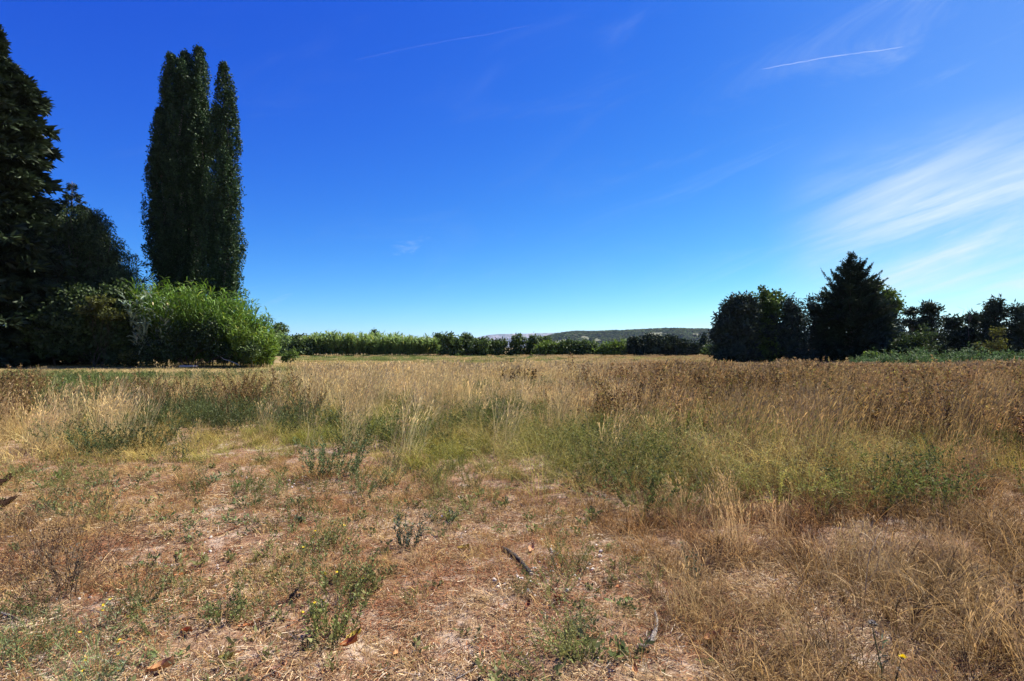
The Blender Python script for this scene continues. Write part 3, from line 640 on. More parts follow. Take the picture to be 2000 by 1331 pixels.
def clump(g, C, rad, n, size, ar=0.75, var=.2, squash=1.0, tint=(1, 1, 1), droop=0.0, up=0.3, coh=.8):
    """leaf clumps: n leaves round each centre in C"""
    C = np.asarray(C, float); m = len(C) * n
    rad = np.broadcast_to(rad, (len(C),))
    o = rdir(m) * (rng.random((m, 1)) ** (1 / 2.2)) * np.repeat(rad, n)[:, None]; o[:, 2] *= squash
    ctint = np.repeat(np.clip(1 + rng.normal(0, var, (len(C), 1)), .5, 1.8), n, 0)
    on = o / (np.linalg.norm(o, axis=1, keepdims=True) + 1e-6)
    D = rdir(m) + on * .5; D[:, 2] -= droop
    N = rdir(m) * .55 + on * coh + [0, 0, up]
    s = np.repeat(np.broadcast_to(size, (len(C),)), n) * rng.uniform(.65, 1.3, m)
    V, Fc = leafq(np.repeat(C, n, 0) + o, D, N, s, s * ar)
    g.add(V, Fc, np.repeat(ctint * (1 + rng.normal(0, .14, (m, 1))) * np.array(tint), 4, 0))

def limb(g, a, b, r0, r1, sag=0.0, n=6, sides=7, wob=.12, c=1.0):
    a = np.asarray(a, float); b = np.asarray(b, float); t_ = np.linspace(0, 1, n)[:, None]
    pts = a + (b - a) * t_; L = np.linalg.norm(b - a)
    pts[1:-1] += rng.normal(0, wob * L / n, (n - 2, 3)); pts[:, 2] += sag * L * (4 * t_ * (1 - t_))[:, 0]
    V, Fc = tube(pts, np.linspace(r0, r1, n), sides, .05); g.add(V, Fc, c); return pts

def poplar(label, u, d, cols, trunkr, leaf=.17):
    """Lombardy poplar: steep ascending stems, each column = (du px, top v, half width px)"""
    x0 = wx(u, d); root = thing('poplar_tree', label, 'tree', (x0, d, 0))
    px = d / F; gt = Geo(); gl = Geo()
    for du, vt, hw, vb in cols:
        top = np.array([du * px, rng.normal(0, .5), hgt(vt, d)]); zb = max(hgt(vb, d), 1.2); R0 = hw * px
        base = np.array([du * px * .25, 0, 0.0])
        pts = limb(gt, base, top - [0, 0, .3], trunkr * (.6 + .4 * (R0 > 1.6)), .03, n=12, sides=9, wob=.08)
        H = top[2] - zb
        # upswept plumes: each a run of leaf clumps that rises outward and tapers to a point
        npl = int(H * 6.4 * (.5 + .30 * R0)); hh = zb + H * rng.random(npl) ** .95
        Cs, Rs = [], []
        for h in hh:
            a_ = rng.random() * 6.283; ln = rng.uniform(1.2, 3.0); ro = np.sqrt(rng.random()) * rng.uniform(.8, 1.12); m = int(ln * 3.2) + 2
            for q in np.linspace(0, 1, m):
                z = min(h + q * ln, top[2]); tt = (z - zb) / H
                pr = R0 * 1.13 * np.interp(tt, [0, .06, .25, .6, .8, .93, 1], [.74, .9, 1, .96, .80, .56, .10])
                r = pr * ro * (.72 + .28 * q)
                Cs.append([np.interp(z, pts[:, 2], pts[:, 0]) + r * np.cos(a_), np.interp(z, pts[:, 2], pts[:, 1]) + r * np.sin(a_), z]); Rs.append((.50 - .30 * q) * rng.uniform(.75, 1.2))
        clump(gl, np.array(Cs), np.array(Rs), 15, leaf, .85, .30, 1.35, up=.15, coh=1.0)
        for q in range(7):       # a few pale ascending limbs inside
            z0 = rng.uniform(zb * .6, zb + H * .6); a_ = rng.random() * 6.283; r_ = R0 * rng.uniform(.3, .6)
            b0 = np.array([np.interp(z0, pts[:, 2], pts[:, 0]), np.interp(z0, pts[:, 2], pts[:, 1]), z0])
            limb(gt, b0, b0 + [r_ * np.cos(a_), r_ * np.sin(a_), r_ * rng.uniform(3, 5)], .07, .012, n=5, sides=5)
    gt.obj('trunk', M_palebark, root, True); gl.obj('crown', M_pop, root)
    return root

def conifer(name, label, u, d, vt, prof, mat, nb=170, asc=(.1, .7), spray=.5, per=9, droop=.15, trunkr=.3, jag=.25, y=0, extra=(), zmin=.4, wid=.26, fan=.26):
    """whorled conifer; prof = [(t from base, half width px)], asc = branch slope at base and at tip"""
    x0 = wx(u, d); root = thing(name, label, 'tree', (x0, d + y, 0)); px = d / F
    H = hgt(vt, d); gt = Geo(); gl = Geo()
    tz = np.linspace(0, H, 12); tp = np.stack([rng.normal(0, .06, 12), rng.normal(0, .06, 12), tz], 1); tp[0, :2] = 0
    V, Fc = tube(tp, np.linspace(trunkr, .03, 12), 9, .04); gt.add(V, Fc, 1)
    pt = [q[0] for q in prof]; pw = [q[1] * px for q in prof]
    t_ = np.sort(rng.random(nb) ** .85); t_ = zmin / H + t_ * (.985 - zmin / H)
    for i, tt in enumerate(t_):
        Lb = np.interp(tt, pt, pw) * (1 + rng.uniform(-jag, jag * .6)); a_ = i * 2.399 + rng.normal(0, .3)
        sl_ = np.interp(tt, [0, 1], asc) + rng.normal(0, .12)
        z0 = tt * H; b0 = np.array([0, 0, z0 - sl_ * Lb * .45]); b0[2] = max(b0[2], .15)
        n = 6; s = np.linspace(0, 1, n)
        pts = np.stack([np.cos(a_) * Lb * s, np.sin(a_) * Lb * s, b0[2] + (z0 - b0[2]) * s * 1.0 + sl_ * Lb * .55 * s - droop * Lb * s ** 2], 1)
        V, Fc = tube(pts, np.linspace(max(.016 * Lb, .014), .007, n), 4, 0, False); gt.add(V, Fc, .8)
        m = max(5, int(per * Lb)); q = rng.uniform(.22, 1.02, m); f = q * (n - 1); k_ = np.minimum(f.astype(int), n - 2); f = np.minimum(f - k_, 1.05)[:, None]
        C = pts[k_] * (1 - f) + pts[k_ + 1] * f
        side = np.array([-np.sin(a_), np.cos(a_), 0]); out = np.array([np.cos(a_), np.sin(a_), 0])
        w_ = fan * Lb * np.sqrt(np.clip(1.08 - q, 0.02, 1)) * rng.uniform(-1, 1, m)
        C = C + side * w_[:, None] + np.array([0, 0, 1]) * (-.10 * np.abs(w_) + rng.normal(0, .10, m))[:, None]
        ts = spray * rng.uniform(.6, 1.3, m) * np.clip(.55 + .3 * Lb, .6, 1.25)
        tv = 1 + rng.normal(0, .22)
        for r_ in range(4):
            D = out * .9 + side * (np.sign(w_) * .5)[:, None] + rdir(m) * .75 + np.array([0, 0, sl_ * .6 - droop])
            V, Fc = leafq(C + rdir(m) * .08, D, rdir(m) * .9 + [0, 0, .7], ts, ts * wid * rng.uniform(.7, 1.5, m))
            gl.add(V, Fc, np.repeat(np.clip(tv + rng.normal(0, .2, (m, 1)), .4, 2) * np.ones((1, 3)), 4, 0))
    for f_ in extra: f_(gt, gl, H, px)
    gt.obj('trunk', M_bark, root, True); gl.obj('crown', mat, root)
    return root

def broad(name, label, u, d, lobes, mat, leaf=.2, nl=26, dens=1.0, cr=.6, y=0, trunkr=.2, cat='tree', ar=.7, droop=0.0, depth=.85, var=.3, squash=.8, shell=2.0):
    """broadleaf: lobes = (u, v, half width px, half height px) ellipses filled with leaf clumps"""
    x0 = wx(u, d); root = thing(name, label, cat, (x0, d + y, 0)); px = d / F; gt = Geo(); gl = Geo()
    for lu, lv, a_, b_ in lobes:
        c = np.array([wx(lu, d) - x0, rng.normal(0, a_ * px * .15), hgt(lv, d)]); ax = np.array([a_ * px, a_ * px * depth, b_ * px])
        area = ax[0] * ax[2] + ax[1] * ax[2] + ax[0] * ax[1]
        n = int(5.0 * dens * area / cr ** 2) + 6
        dv = rdir(n); rr = rng.random((n, 1)) ** (1 / shell) * rng.uniform(.86, 1.1, (n, 1))
        C = c + dv * rr * ax; C = C[C[:, 2] > .12]
        clump(gl, C, cr * rng.uniform(.55, 1.15, len(C)), nl, leaf, ar, var, squash, droop=droop)
        b0 = np.array([rng.normal(0, .1), rng.normal(0, .1), min(.5, c[2] * .3)])
        pts = limb(gt, [0, 0, -.05], c, trunkr, trunkr * .3, .05, n=7)
        for q in range(6): limb(gt, pts[rng.integers(2, 6)], c + rdir(1)[0] * ax * .8, trunkr * .35, .012, n=5, sides=5)
    gt.obj('trunk' if cat == 'tree' else 'stem', M_bark if cat == 'tree' else M_darkstem, root, True); gl.obj('crown' if cat == 'tree' else 'foliage', mat, root)
    return root

def reeds(name, label, u0, u1, d, heights, mat, n, leaf=.62, lw=.05, depth=4.0, nleaf=13, cat='reeds', top=1.0, z0f=.25, hv_=.22, htop=1.02):
    """stand of giant cane: heights = (u list, top v list); arching canes carrying long drooping leaves"""
    x0 = wx((u0 + u1) / 2, d); root = thing(name, label, cat, (x0, d, 0)); gs = Geo(); gl = Geo()
    uu = rng.uniform(u0, u1, n); x = wx(uu, d) - x0; y = rng.uniform(-depth / 2, depth / 2, n) * np.sqrt(np.clip(1 - ((uu - (u0 + u1) / 2) / ((u1 - u0) / 2 + 1)) ** 4, .1, 1))
    H = hgt(np.interp(uu, heights[0], heights[1]), d) * top * (htop - .42 * rng.random(n) ** 1.4) * (1 + hv_ * (vnoise(uu * 9 / (u1 - u0) * 2.3, y) - .5))
    k = 6; az_ = np.arctan2(y, x * .6) + rng.normal(0, .7, n)
    th = np.abs(rng.normal(0, .10, n)); V, Fc, T, pos = ribbons(np.stack([x, y, np.zeros(n)], 1), az_, th, rng.uniform(.1, .6, n), H * 1.06, .022 + 0 * H, k, prof='stem')
    gs.add(V, Fc, np.repeat(jit(n, .15), (k + 1) * 2, 0) * [1.0, 1.0, .7])
    m = n * nleaf; s = np.repeat(np.arange(n), nleaf); q = z0f + (1 - z0f) * rng.random(m) ** .8; f = q * k; i = np.minimum(f.astype(int), k - 1); f = (f - i)[:, None]
    C = pos[s, i] * (1 - f) + pos[s, i + 1] * f
    L = leaf * rng.uniform(.6, 1.25, m) * (1 - .35 * q)
    V, Fc, T, _ = ribbons(C, rng.random(m) * 6.283, rng.uniform(.25, .9, m), rng.uniform(.6, 2.0, m), L, lw * rng.uniform(.7, 1.2, m), 3, prof='leaf', roll=rng.normal(0, .35, m))
    cv = np.repeat(jit(n, .18), nleaf, 0) * jit(m, .18); yl = rng.random(m) < .06; cv[yl] *= [2.0, 1.35, 1.0]
    gl.add(V, Fc, np.repeat(cv, 8, 0))
    gs.obj('cane', M_stem, root); gl.obj('foliage', mat, root); return root

# --- left group
conifer('cedar_tree', 'towering dark conifer cut by the left edge of the picture', -22, 48, 38,
        [(0, 150), (.1, 140), (.25, 122), (.42, 108), (.48, 84), (.52, 86), (.56, 94), (.62, 88), (.69, 84), (.76, 70), (.81, 74), (.86, 40), (.91, 24), (.97, 14), (1, 4)], M_conif, nb=520, asc=(-.10, .5), spray=.62, per=16, droop=.22, zmin=.25, trunkr=.5, jag=.28)
conifer('fir_tree', 'slim pointed conifer whose spire shows above the drooping tree at left', 138, 55, 354,
        [(0, 74), (.4, 68), (.65, 54), (.78, 44), (.84, 34), (.89, 22), (.94, 12), (1, 2)], M_conif, nb=190, asc=(-.1, .35), spray=.45, per=11, droop=.25, trunkr=.25)
broad('weeping_tree', 'rounded grey green tree with drooping sprays between the tall conifer and the poplars', 168, 52,
      [(156, 462, 55, 62), (178, 446, 34, 36), (202, 490, 34, 44), (236, 566, 34, 56), (258, 600, 24, 44), (140, 520, 70, 105), (185, 535, 62, 85), (215, 590, 50, 75), (120, 600, 80, 90), (200, 660, 80, 50)], M_grey, leaf=.28, nl=40, cr=.7, ar=.30, droop=.8, squash=.9, trunkr=.25, dens=1.3)
conifer('pine_tree', 'small long needled pine peeking out right of the drooping tree', 252, 56, 500,
        [(0, 26), (.5, 36), (.8, 28), (1, 8)], M_conif, nb=46, asc=(.25, .8), spray=.6, per=14, trunkr=.14, wid=.10)
broad('blue_spruce', 'blue grey conifer boughs showing beside the tall dark conifer', 108, 49.2, [(106, 515, 14, 40), (98, 560, 18, 30)], M_bluecyp, leaf=.34, nl=16, cr=.5, ar=.25, droop=.5, trunkr=.1)
broad('maple_shrub', 'bushy tree with yellowing leaf tips below the drooping tree', 185, 47,
      [(110, 640, 60, 62), (180, 625, 62, 62), (235, 640, 45, 60), (150, 670, 90, 40), (245, 690, 36, 26), (150, 596, 45, 40), (232, 592, 34, 42)], M_broad, leaf=.24, nl=22, cr=.62, squash=.38, trunkr=.05, dens=1.5)
broad('turning_shrub', 'low shrub of yellow turning leaves among the dark left trees', 200, 45.2, [(195, 592, 26, 14), (215, 615, 30, 12), (170, 606, 22, 10)], M_maple, leaf=.2, nl=20, cr=.45, squash=.4, trunkr=.015, cat='shrub')
broad('ground_ivy', 'yellow green bramble at the foot of the dark left trees', 255, 46, [(250, 698, 30, 14)], M_maple, leaf=.16, nl=18, cr=.4, trunkr=.03, cat='shrub')

poplar('broad dark poplar with several tops, left of the pair', 352, 58,
       [(22, 86, 40, 700), (-14, 116, 34, 690), (2, 102, 36, 640), (-40, 218, 27, 650), (-50, 290, 30, 640), (-26, 180, 30, 640), (40, 200, 30, 640), (36, 118, 26, 560), (-36, 300, 46, 650), (22, 330, 44, 650), (48, 240, 40, 640), (6, 128, 44, 600), (28, 160, 42, 600)], .42)
poplar('narrower lower poplar with a single point, right of the pair', 436, 56,
       [(-1, 128, 32, 700), (12, 185, 27, 690), (-22, 205, 30, 690), (8, 330, 32, 690), (-22, 390, 36, 690)], .34)

reeds('reed_clump', 'tall bright green clump of giant cane in front of the poplars', 285, 505, 49,
      ([285, 310, 350, 400, 450, 480, 505], [590, 568, 558, 568, 588, 608, 640]), M_reed, 760, leaf=1.05, lw=.085, depth=5.0, nleaf=22, z0f=.04)
reeds('blue_cane', 'stand of broad blue grey cane leaves left of the bright cane', 272, 330, 46.2,
      ([272, 300, 330], [596, 572, 590]), M_bluereed, 40, leaf=.9, lw=.13, depth=1.2, nleaf=14, z0f=.25)
reeds('cane_thicket', 'low yellow green canes arching out at the right end of the clump', 468, 528, 46.5,
      ([468, 500, 528], [618, 638, 668]), leafy_mat('yellow_reed_leaves', (0.11, 0.185, 0.025), trans=.35, gloss=.02), 220, leaf=.75, lw=.085, depth=3.0, nleaf=18, z0f=.06)
broad('bramble', 'dark leafy bramble under the cane clump', 370, 45.8, [(350, 665, 40, 36), (395, 660, 36, 40), (330, 690, 40, 18), (430, 685, 30, 22), (300, 680, 34, 32), (465, 690, 30, 16)], M_broad, leaf=.17, nl=22, cr=.5, trunkr=.04, cat='shrub', depth=.5)
broad('small_bush', 'small rounded green bush right of the cane clump', 493, 44.5, [(493, 688, 16, 22)], M_hedge, leaf=.15, nl=22, cr=.35, trunkr=.03, cat='shrub')
broad('sapling', 'pale green sapling standing alone in the grass left of centre', 565, 42, [(558, 698, 10, 9), (572, 694, 9, 10)], M_fig, leaf=.13, nl=14, cr=.25, trunkr=.02, cat='plant')

def pole(name, label, cat, a, b, r0, r1, mat, n=7, wob=.05, sides=8, bump=.08):
    g = Geo(); limb(g, np.zeros(3), np.asarray(b, float) - np.asarray(a, float), r0, r1, n=n, sides=sides, wob=wob)
    o = g.obj(name, mat, None, True); o.location = a; return tag(o, label, cat)
pole('driftwood_log', 'bleached log lying in the grass before the cane clump', 'log', (wx(352, 45), 45, .14), (wx(392, 45), 44.6, .2), .10, .06, M_whitewood)
pole('fallen_cane', 'pale broken cane leaning out of the clump to the ground', 'cane', (wx(468, 44.6), 44.6, .25), (wx(424, 46), 46, 1.0), .035, .02, M_whitewood)

# --- far hedge
D_H = 112
reeds('reed_hedge', 'long pale green cane hedge across the far side of the field', 604, 852, D_H,
      ([604, 640, 700, 760, 800, 852], [657, 650, 653, 653, 657, 663]), M_hedgereed, 900, leaf=1.5, lw=.22, depth=6, nleaf=16, cat='hedge', z0f=.03, hv_=.30, htop=.93)
far_list = [
    ('round_tree', 'dark round topped tree rising behind the left end of the far hedge', 546, 128, [(546, 645, 17, 15)], M_hedge, 'tree'),
    ('far_bush', 'pale green bush at the left end of the far hedge', 550, 110, [(545, 668, 24, 18)], M_hedgereed, 'bush'),
    ('far_tree', 'low dark spreading tree in the gap left of the cane hedge', 586, 125, [(575, 659, 14, 9), (594, 661, 12, 8)], M_hedge, 'tree'),
    ('far_bush', 'green bush filling the gap left of the cane hedge', 588, 109, [(585, 675, 24, 12)], M_hedge, 'bush'),
    ('far_tree', 'dark rounded tree standing above the right end of the cane hedge', 858, 118, [(858, 659, 12, 9), (856, 672, 14, 12)], M_hedge, 'tree'),
    ('far_bush', 'mid green bush next right of the cane hedge', 880, 110, [(878, 668, 20, 15), (893, 673, 16, 12)], M_hedge, 'bush'),
    ('far_tree', 'thin topped tree with bare twigs left of the blue ridge', 911, 112, [(911, 668, 15, 13), (908, 660, 8, 8), (918, 662, 6, 6)], M_hedge, 'tree'),
    ('far_bush', 'low bush left under the foot of the blue ridge', 945, 110, [(940, 672, 22, 13)], M_hedge, 'bush'),
    ('far_bush', 'taller dark bush under the left of the blue ridge', 978, 111, [(977, 670, 13, 13), (962, 674, 12, 11)], M_hedge, 'bush'),
    ('far_tree', 'dark tree under the middle of the blue ridge', 1012, 111, [(1012, 668, 16, 15)], M_hedge, 'tree'),
    ('far_tree', 'dark narrow tree under the right half of the blue ridge', 1040, 112, [(1039, 669, 11, 15)], M_hedge, 'tree'),
    ('far_tree', 'dark tree where the ridge meets the green hill', 1058, 120, [(1060, 667, 14, 12)], M_hedge, 'tree'),
    ('far_bush', 'bright green bush below where the ridge meets the hill', 1070, 108, [(1066, 678, 20, 9), (1085, 679, 16, 8)], M_fig, 'bush'),
    ('far_bush', 'mid green bush below the left slope of the hill', 1112, 109, [(1108, 674, 18, 11), (1125, 676, 14, 9)], M_hedge, 'bush'),
    ('far_bush', 'dark green bush below the middle of the hill', 1150, 109, [(1148, 676, 20, 11)], M_hedge, 'bush'),
    ('far_bush', 'yellow green bush beside the dark conifers of the hedge', 1195, 107, [(1185, 679, 20, 9), (1205, 678, 14, 10)], M_fig, 'bush'),
    ('far_bush', 'pale narrow bush against the dark conifers of the hedge', 1217, 108, [(1217, 676, 7, 12)], M_hedgereed, 'bush'),
    ('far_tree', 'smoky dark pine at the left of the far conifer row', 1238, 108, [(1236, 668, 14, 11), (1240, 682, 14, 9)], M_conif, 'tree'),
    ('far_tree', 'broad dark pine in the far conifer row', 1280, 107, [(1272, 667, 20, 12), (1290, 672, 20, 14), (1265, 682, 18, 9)], M_conif, 'tree'),
    ('far_tree', 'tallest dark pine of the far conifer row', 1310, 108, [(1308, 665, 15, 12), (1320, 674, 18, 14)], M_conif, 'tree'),
    ('far_tree', 'low dark pine of the far row beside the single spire', 1345, 107, [(1342, 675, 16, 10), (1355, 681, 16, 9)], M_conif, 'tree'),
    ('far_tree', 'narrow dark spire at the right of the far row', 1374, 110, [(1374, 667, 6, 13), (1374, 680, 9, 10)], M_conif, 'tree'),
    ('far_bush', 'last dark bush of the far row, partly behind the round tree', 1400, 107, [(1396, 682, 22, 10)], M_hedge, 'bush'),
    ('far_tree', 'small dark treetop poking above the middle of the cane hedge', 730, 122, [(730, 652, 5, 8)], M_hedge, 'tree'),
]
for nm, lb, u_, d_, lob, mt_, ct in far_list:
    lob = [(a, b + rng.normal(0, 1.2), c_, e) for a, b, c_, e in lob] + [(lob[0][0], 688, lob[0][2] * 1.35, 10)]
    broad(nm, lb, u_, d_, lob, mt_, leaf=.42, nl=16, cr=.75, dens=1.0, trunkr=.12, cat=ct, var=.3)

# --- right group
D_R = 56
def spikes(gt, gl, H, px):
    for du, v0, du1, v1 in ((-20, 585, -68, 526), (-10, 570, -48, 528), (10, 575, 66, 544), (8, 560, 56, 529), (8, 545, 42, 512), (12, 590, 62, 566), (-8, 540, -24, 516), (5, 530, 24, 506)):
        a = np.array([du * px, -.4, hgt(v0, D_R)]); b = np.array([du1 * px, -.6 + rng.normal(0, .3), hgt(v1, D_R)])
        pts = limb(gt, a, b, .05, .012, -.06, n=7, sides=5)
        s = rng.random(60); f = s * 6; i = np.minimum(f.astype(int), 5); f = (f - i)[:, None]; C = pts[i] * (1 - f) + pts[i + 1] * f
        clump(gl, C, .20 * (1.2 - s), 11, .32 * (1.3 - s), .30, .2)
conifer('cedar_tree', 'tall pointed dark conifer rising from the middle of the right group', 1664, D_R, 491,
        [(0, 60), (.2, 62), (.4, 60), (.53, 50), (.65, 37), (.75, 26), (.85, 15), (.95, 5), (1, 1)], M_conif, nb=300, asc=(.1, 1.0), spray=.36, per=18, droop=.02, trunkr=.3, jag=.4, fan=.15, extra=(spikes,))
broad('cypress_tree', 'rounded blue green conifer at the left end of the right group', 1432, 55, [(1436, 640, 42, 58), (1452, 612, 30, 40), (1418, 665, 28, 40), (1436, 694, 40, 18)], M_cyp, leaf=.36, nl=26, cr=.5, ar=.34, squash=.8, trunkr=.2, shell=2.6, dens=1.2)
broad('fig_tree', 'broadleaf tree with lit bright leaves between two dark conifers', 1492, 57, [(1494, 600, 34, 40), (1508, 590, 24, 24), (1480, 640, 44, 40), (1470, 670, 50, 34), (1494, 694, 40, 18)], leafy_mat('fig_leaves', (0.068, 0.112, 0.018), trans=.28), leaf=.26, nl=18, cr=.6, ar=.8, trunkr=.18)
broad('cypress_tree', 'dark upright conifer just left of the tall pointed conifer', 1547, 56, [(1546, 612, 22, 42), (1552, 650, 26, 48), (1508, 655, 42, 45), (1530, 676, 30, 30), (1556, 694, 34, 18)], M_cyp, leaf=.36, nl=20, cr=.5, ar=.3, trunkr=.18)
broad('cypress_tree', 'dark bushy conifer against the left flank of the tall pointed conifer', 1605, 57.5, [(1604, 610, 30, 40), (1600, 655, 32, 48), (1600, 694, 40, 20)], M_cyp, leaf=.36, nl=20, cr=.55, ar=.3, trunkr=.18)
broad('cypress_tree', 'blue green conifer against the right flank of the tall pointed conifer', 1722, 55, [(1718, 622, 34, 44), (1736, 650, 28, 40), (1710, 666, 48, 36), (1710, 694, 44, 18)], M_bluecyp, leaf=.38, nl=20, cr=.55, ar=.3, trunkr=.2)
broad('oak_tree', 'green broadleaf branches standing out behind the blue green conifer', 1738, 59, [(1716, 562, 10, 14), (1744, 575, 12, 10), (1752, 596, 14, 18), (1735, 610, 20, 40)], M_fig, leaf=.26, nl=14, cr=.45, trunkr=.14)
def pine(label, u, d, lobes, mat=M_conif, **k): return broad('pine_tree', label, u, d, lobes + [(u, 686, 30, 20)], mat, leaf=.46, nl=17, cr=.55, ar=.28, squash=.6, trunkr=.16, shell=1.7, **k)
pine('thin leaning pine nearest to the right group', 1788, 64, [(1783, 609, 12, 8), (1776, 630, 16, 8), (1796, 640, 12, 10), (1780, 672, 26, 26)])
pine('flat topped dark pine second from the right group', 1818, 64, [(1818, 605, 20, 13), (1816, 628, 22, 14), (1822, 660, 24, 34)])
pine('low dull pine left of the bare twigs', 1858, 66, [(1858, 630, 18, 16), (1856, 664, 24, 34)])
pine('low pine below the bare twigs', 1902, 66, [(1904, 626, 20, 15), (1896, 660, 28, 36)])
pine('tallest pine near the right edge of the picture', 1942, 62, [(1942, 596, 16, 16), (1944, 614, 24, 14), (1942, 640, 24, 20), (1945, 668, 30, 30)])
pine('dark pine cut by the right edge of the picture', 1994, 60, [(1996, 610, 16, 20), (1992, 640, 24, 26), (2000, 670, 34, 36), (1970, 680, 24, 24)])
g = Geo()
for k in range(9): limb(g, [0, 0, 0], [rng.normal(0, .7), rng.normal(0, .3), rng.uniform(.9, 2.0)], .03, .006, n=5, sides=4, wob=.25)
limb(g, [0, 0, -4.0], [0, 0, .2], .09, .03, n=6, sides=6)
o = g.obj('dead_tree', M_bark, None, True); o.location = (wx(1880, 66), 65, hgt(632, 66)); tag(o, 'bare grey twigs of a dead treetop among the right pines', 'tree')
broad('far_shrub', 'dark green shrub at the foot of the blue green conifer', 1775, 52, [(1760, 680, 26, 24), (1790, 672, 20, 24)], M_broad, leaf=.2, nl=20, cr=.5, trunkr=.05, cat='shrub')
broad('far_shrub', 'brownish thin shrub in front of the flat topped pine', 1820, 53, [(1815, 660, 20, 28)], M_grey, leaf=.2, nl=14, cr=.5, trunkr=.05, cat='shrub', dens=.6)
broad('yellow_shrub', 'shrub with yellow leaves before the right edge pines', 1935, 54, [(1945, 650, 16, 10), (1928, 676, 22, 12), (1955, 670, 14, 14)], M_yellow, leaf=.2, nl=12, cr=.45, trunkr=.03, cat='shrub', dens=.4)
broad('elder_shrub', 'bright leafy shrub at the left end of the low reed bed', 1705, 47, [(1702, 700, 18, 10)], M_fig, leaf=.2, nl=20, cr=.4, trunkr=.04, cat='shrub')
reeds('reed_bed', 'low blue green reed bed in front of the right pines', 1672, 2060, 44, ([1672, 1720, 1800, 1900, 2000, 2060], [702, 694, 691, 688, 692, 694]), leafy_mat('low_reed_leaves', (0.06, 0.115, 0.036), trans=.3, gloss=.02), 620, leaf=.48, lw=.05, depth=4.5, nleaf=10, hv_=.9, htop=1.1)
p = np.stack([rng.uniform(wx(1600, 41), wx(2000, 41), 260), rng.uniform(39, 45, 260)], 1)
go_scatter('fresh_grass', 'fresh green grass strip along the reed bed', C_lowfar, p, tints(p, (0.13, 0.20, 0.035), (0.10, 0.16, 0.05)), .5, .8)

# ------------------------------------------------------------------ contrails
def contrail(label, u0, v0, u1, v1, wid, alpha, sc_):
    z = 8000.0; f = lambda u, v: np.array([(u - 1000) / (HZ - v) * z, F / (HZ - v) * z, z])
    a, b = f(u0, v0), f(u1, v1); n = 60; s = np.linspace(0, 1, n)[:, None]; pts = a + (b - a) * s
    pts[:, 2] += np.cumsum(rng.normal(0, 4, n)); pts[:, 1] += np.cumsum(rng.normal(0, 5, n))
    rad = wid * np.interp(s[:, 0], [0, .05, .6, .95, 1], [.2, .7, 1, .8, .1]) * (1 + rng.normal(0, .1, n))
    V, Fc = tube(pts - a, rad, 8, .08); g = Geo(); g.add(V, Fc, 1)
    mt = bpy.data.materials.new('ice_trail'); mt.use_nodes = True; t = NT(mt.node_tree); t.n.clear(); out = t.node('ShaderNodeOutputMaterial')
    d = t.node('ShaderNodeBsdfDiffuse', [(.95, .95, .95, 1)]); tr = t.node('ShaderNodeBsdfTranslucent', [(.95, .95, .95, 1)]); m1 = t.node('ShaderNodeMixShader', [.5, d.outputs[0], tr.outputs[0]])
    n_ = t.noise(t.node('ShaderNodeTexCoord').outputs['Object'], sc_, 4, .6)
    m2 = t.node('ShaderNodeMixShader', [t.smooth(n_, .25, .75, alpha * .4, alpha * 1.3), t.node('ShaderNodeBsdfTransparent').outputs[0], m1.outputs[0]])
    t.l.new(m2.outputs[0], out.inputs[0])
    o = g.obj('contrail', mt, None, True); o.location = a; tag(o, label, 'contrail')
contrail('faint thin contrail high above the middle of the field', 690, 115, 1045, 42, 10, .018, .0012)
contrail('bright short contrail high at the upper right', 1490, 132, 1770, 85, 15, .08, .0015)

# ------------------------------------------------------------------ things lying on the foreground
def gpt(u, v, h=0.0):
    x, y = gp(u, v); return np.array([x, y, float(ground_z(np.array(x), np.array(y))) + h])
def branch(name, label, cat, path, r, mat, ends=True, sides=10, sub=4, bump=.10, lift=.6):
    """branch lying along photo pixels; cut ends are parts"""
    P = np.array([gpt(u, v) for u, v in path]); m = len(P); tt = np.linspace(0, m - 1, (m - 1) * sub + 1)
    pts = np.stack([np.interp(tt, range(m), P[:, k]) for k in range(3)], 1)
    if m > 2:
        for _ in range(3): pts[1:-1] = (pts[:-2] + 2 * pts[1:-1] + pts[2:]) / 4
    rr = np.interp(tt, range(m), r); pts[:, 2] += rr * lift + .004
    pts[1:-1] += rng.normal(0, .06, (len(pts) - 2, 3)) * rr[1:-1, None]
    o0 = pts[0].copy(); V, Fc = tube(pts - o0, rr, sides, bump); g = Geo(); g.add(V, Fc, 1)
    o = g.obj(name, mat, None, True); o.location = o0; tag(o, label, cat)
    if ends:
        for i, j in ((0, 1), (-1, -2)):
            d = pts[i] - pts[j]; d /= np.linalg.norm(d); c = pts[i] - o0
            V, Fc = tube(np.array([c - d * .004, c + d * .003, c + d * .006]), np.array([.9, .86, .6]) * rr[i], sides, .06); q = Geo(); q.add(V, Fc, 1)
            q.obj('broken_end', M_cutwood, o)
    return o, pts
branch('fallen_branch', 'straight dark fallen branch on the bare ground near the centre', 'branch', [(982, 1068), (1000, 1085), (1018, 1102), (1038, 1127)], [.016, .019, .018, .021], M_darkwood)
M_stick = solid_mat('grey_stick_bark', (0.09, 0.08, 0.07), (0.26, 0.235, 0.21), 55, 0.85, (1, 1, 1), 0.8, 0.2, 0.003)
branch('curved_stick', 'hooked grey stick with a pale cut end on the bare ground', 'stick', [(1278, 1192), (1281, 1212), (1279, 1236), (1270, 1258), (1258, 1266), (1244, 1265)], [.007, .011, .014, .016, .016, .015], M_stick, lift=1.0)
branch('long_twig', 'long thin reddish twig lying slantwise left of centre', 'twig', [(345, 1083), (395, 1060), (440, 1040), (490, 1022), (548, 1014)], [.009, .009, .008, .006, .004], M_redtwig, False, 6)
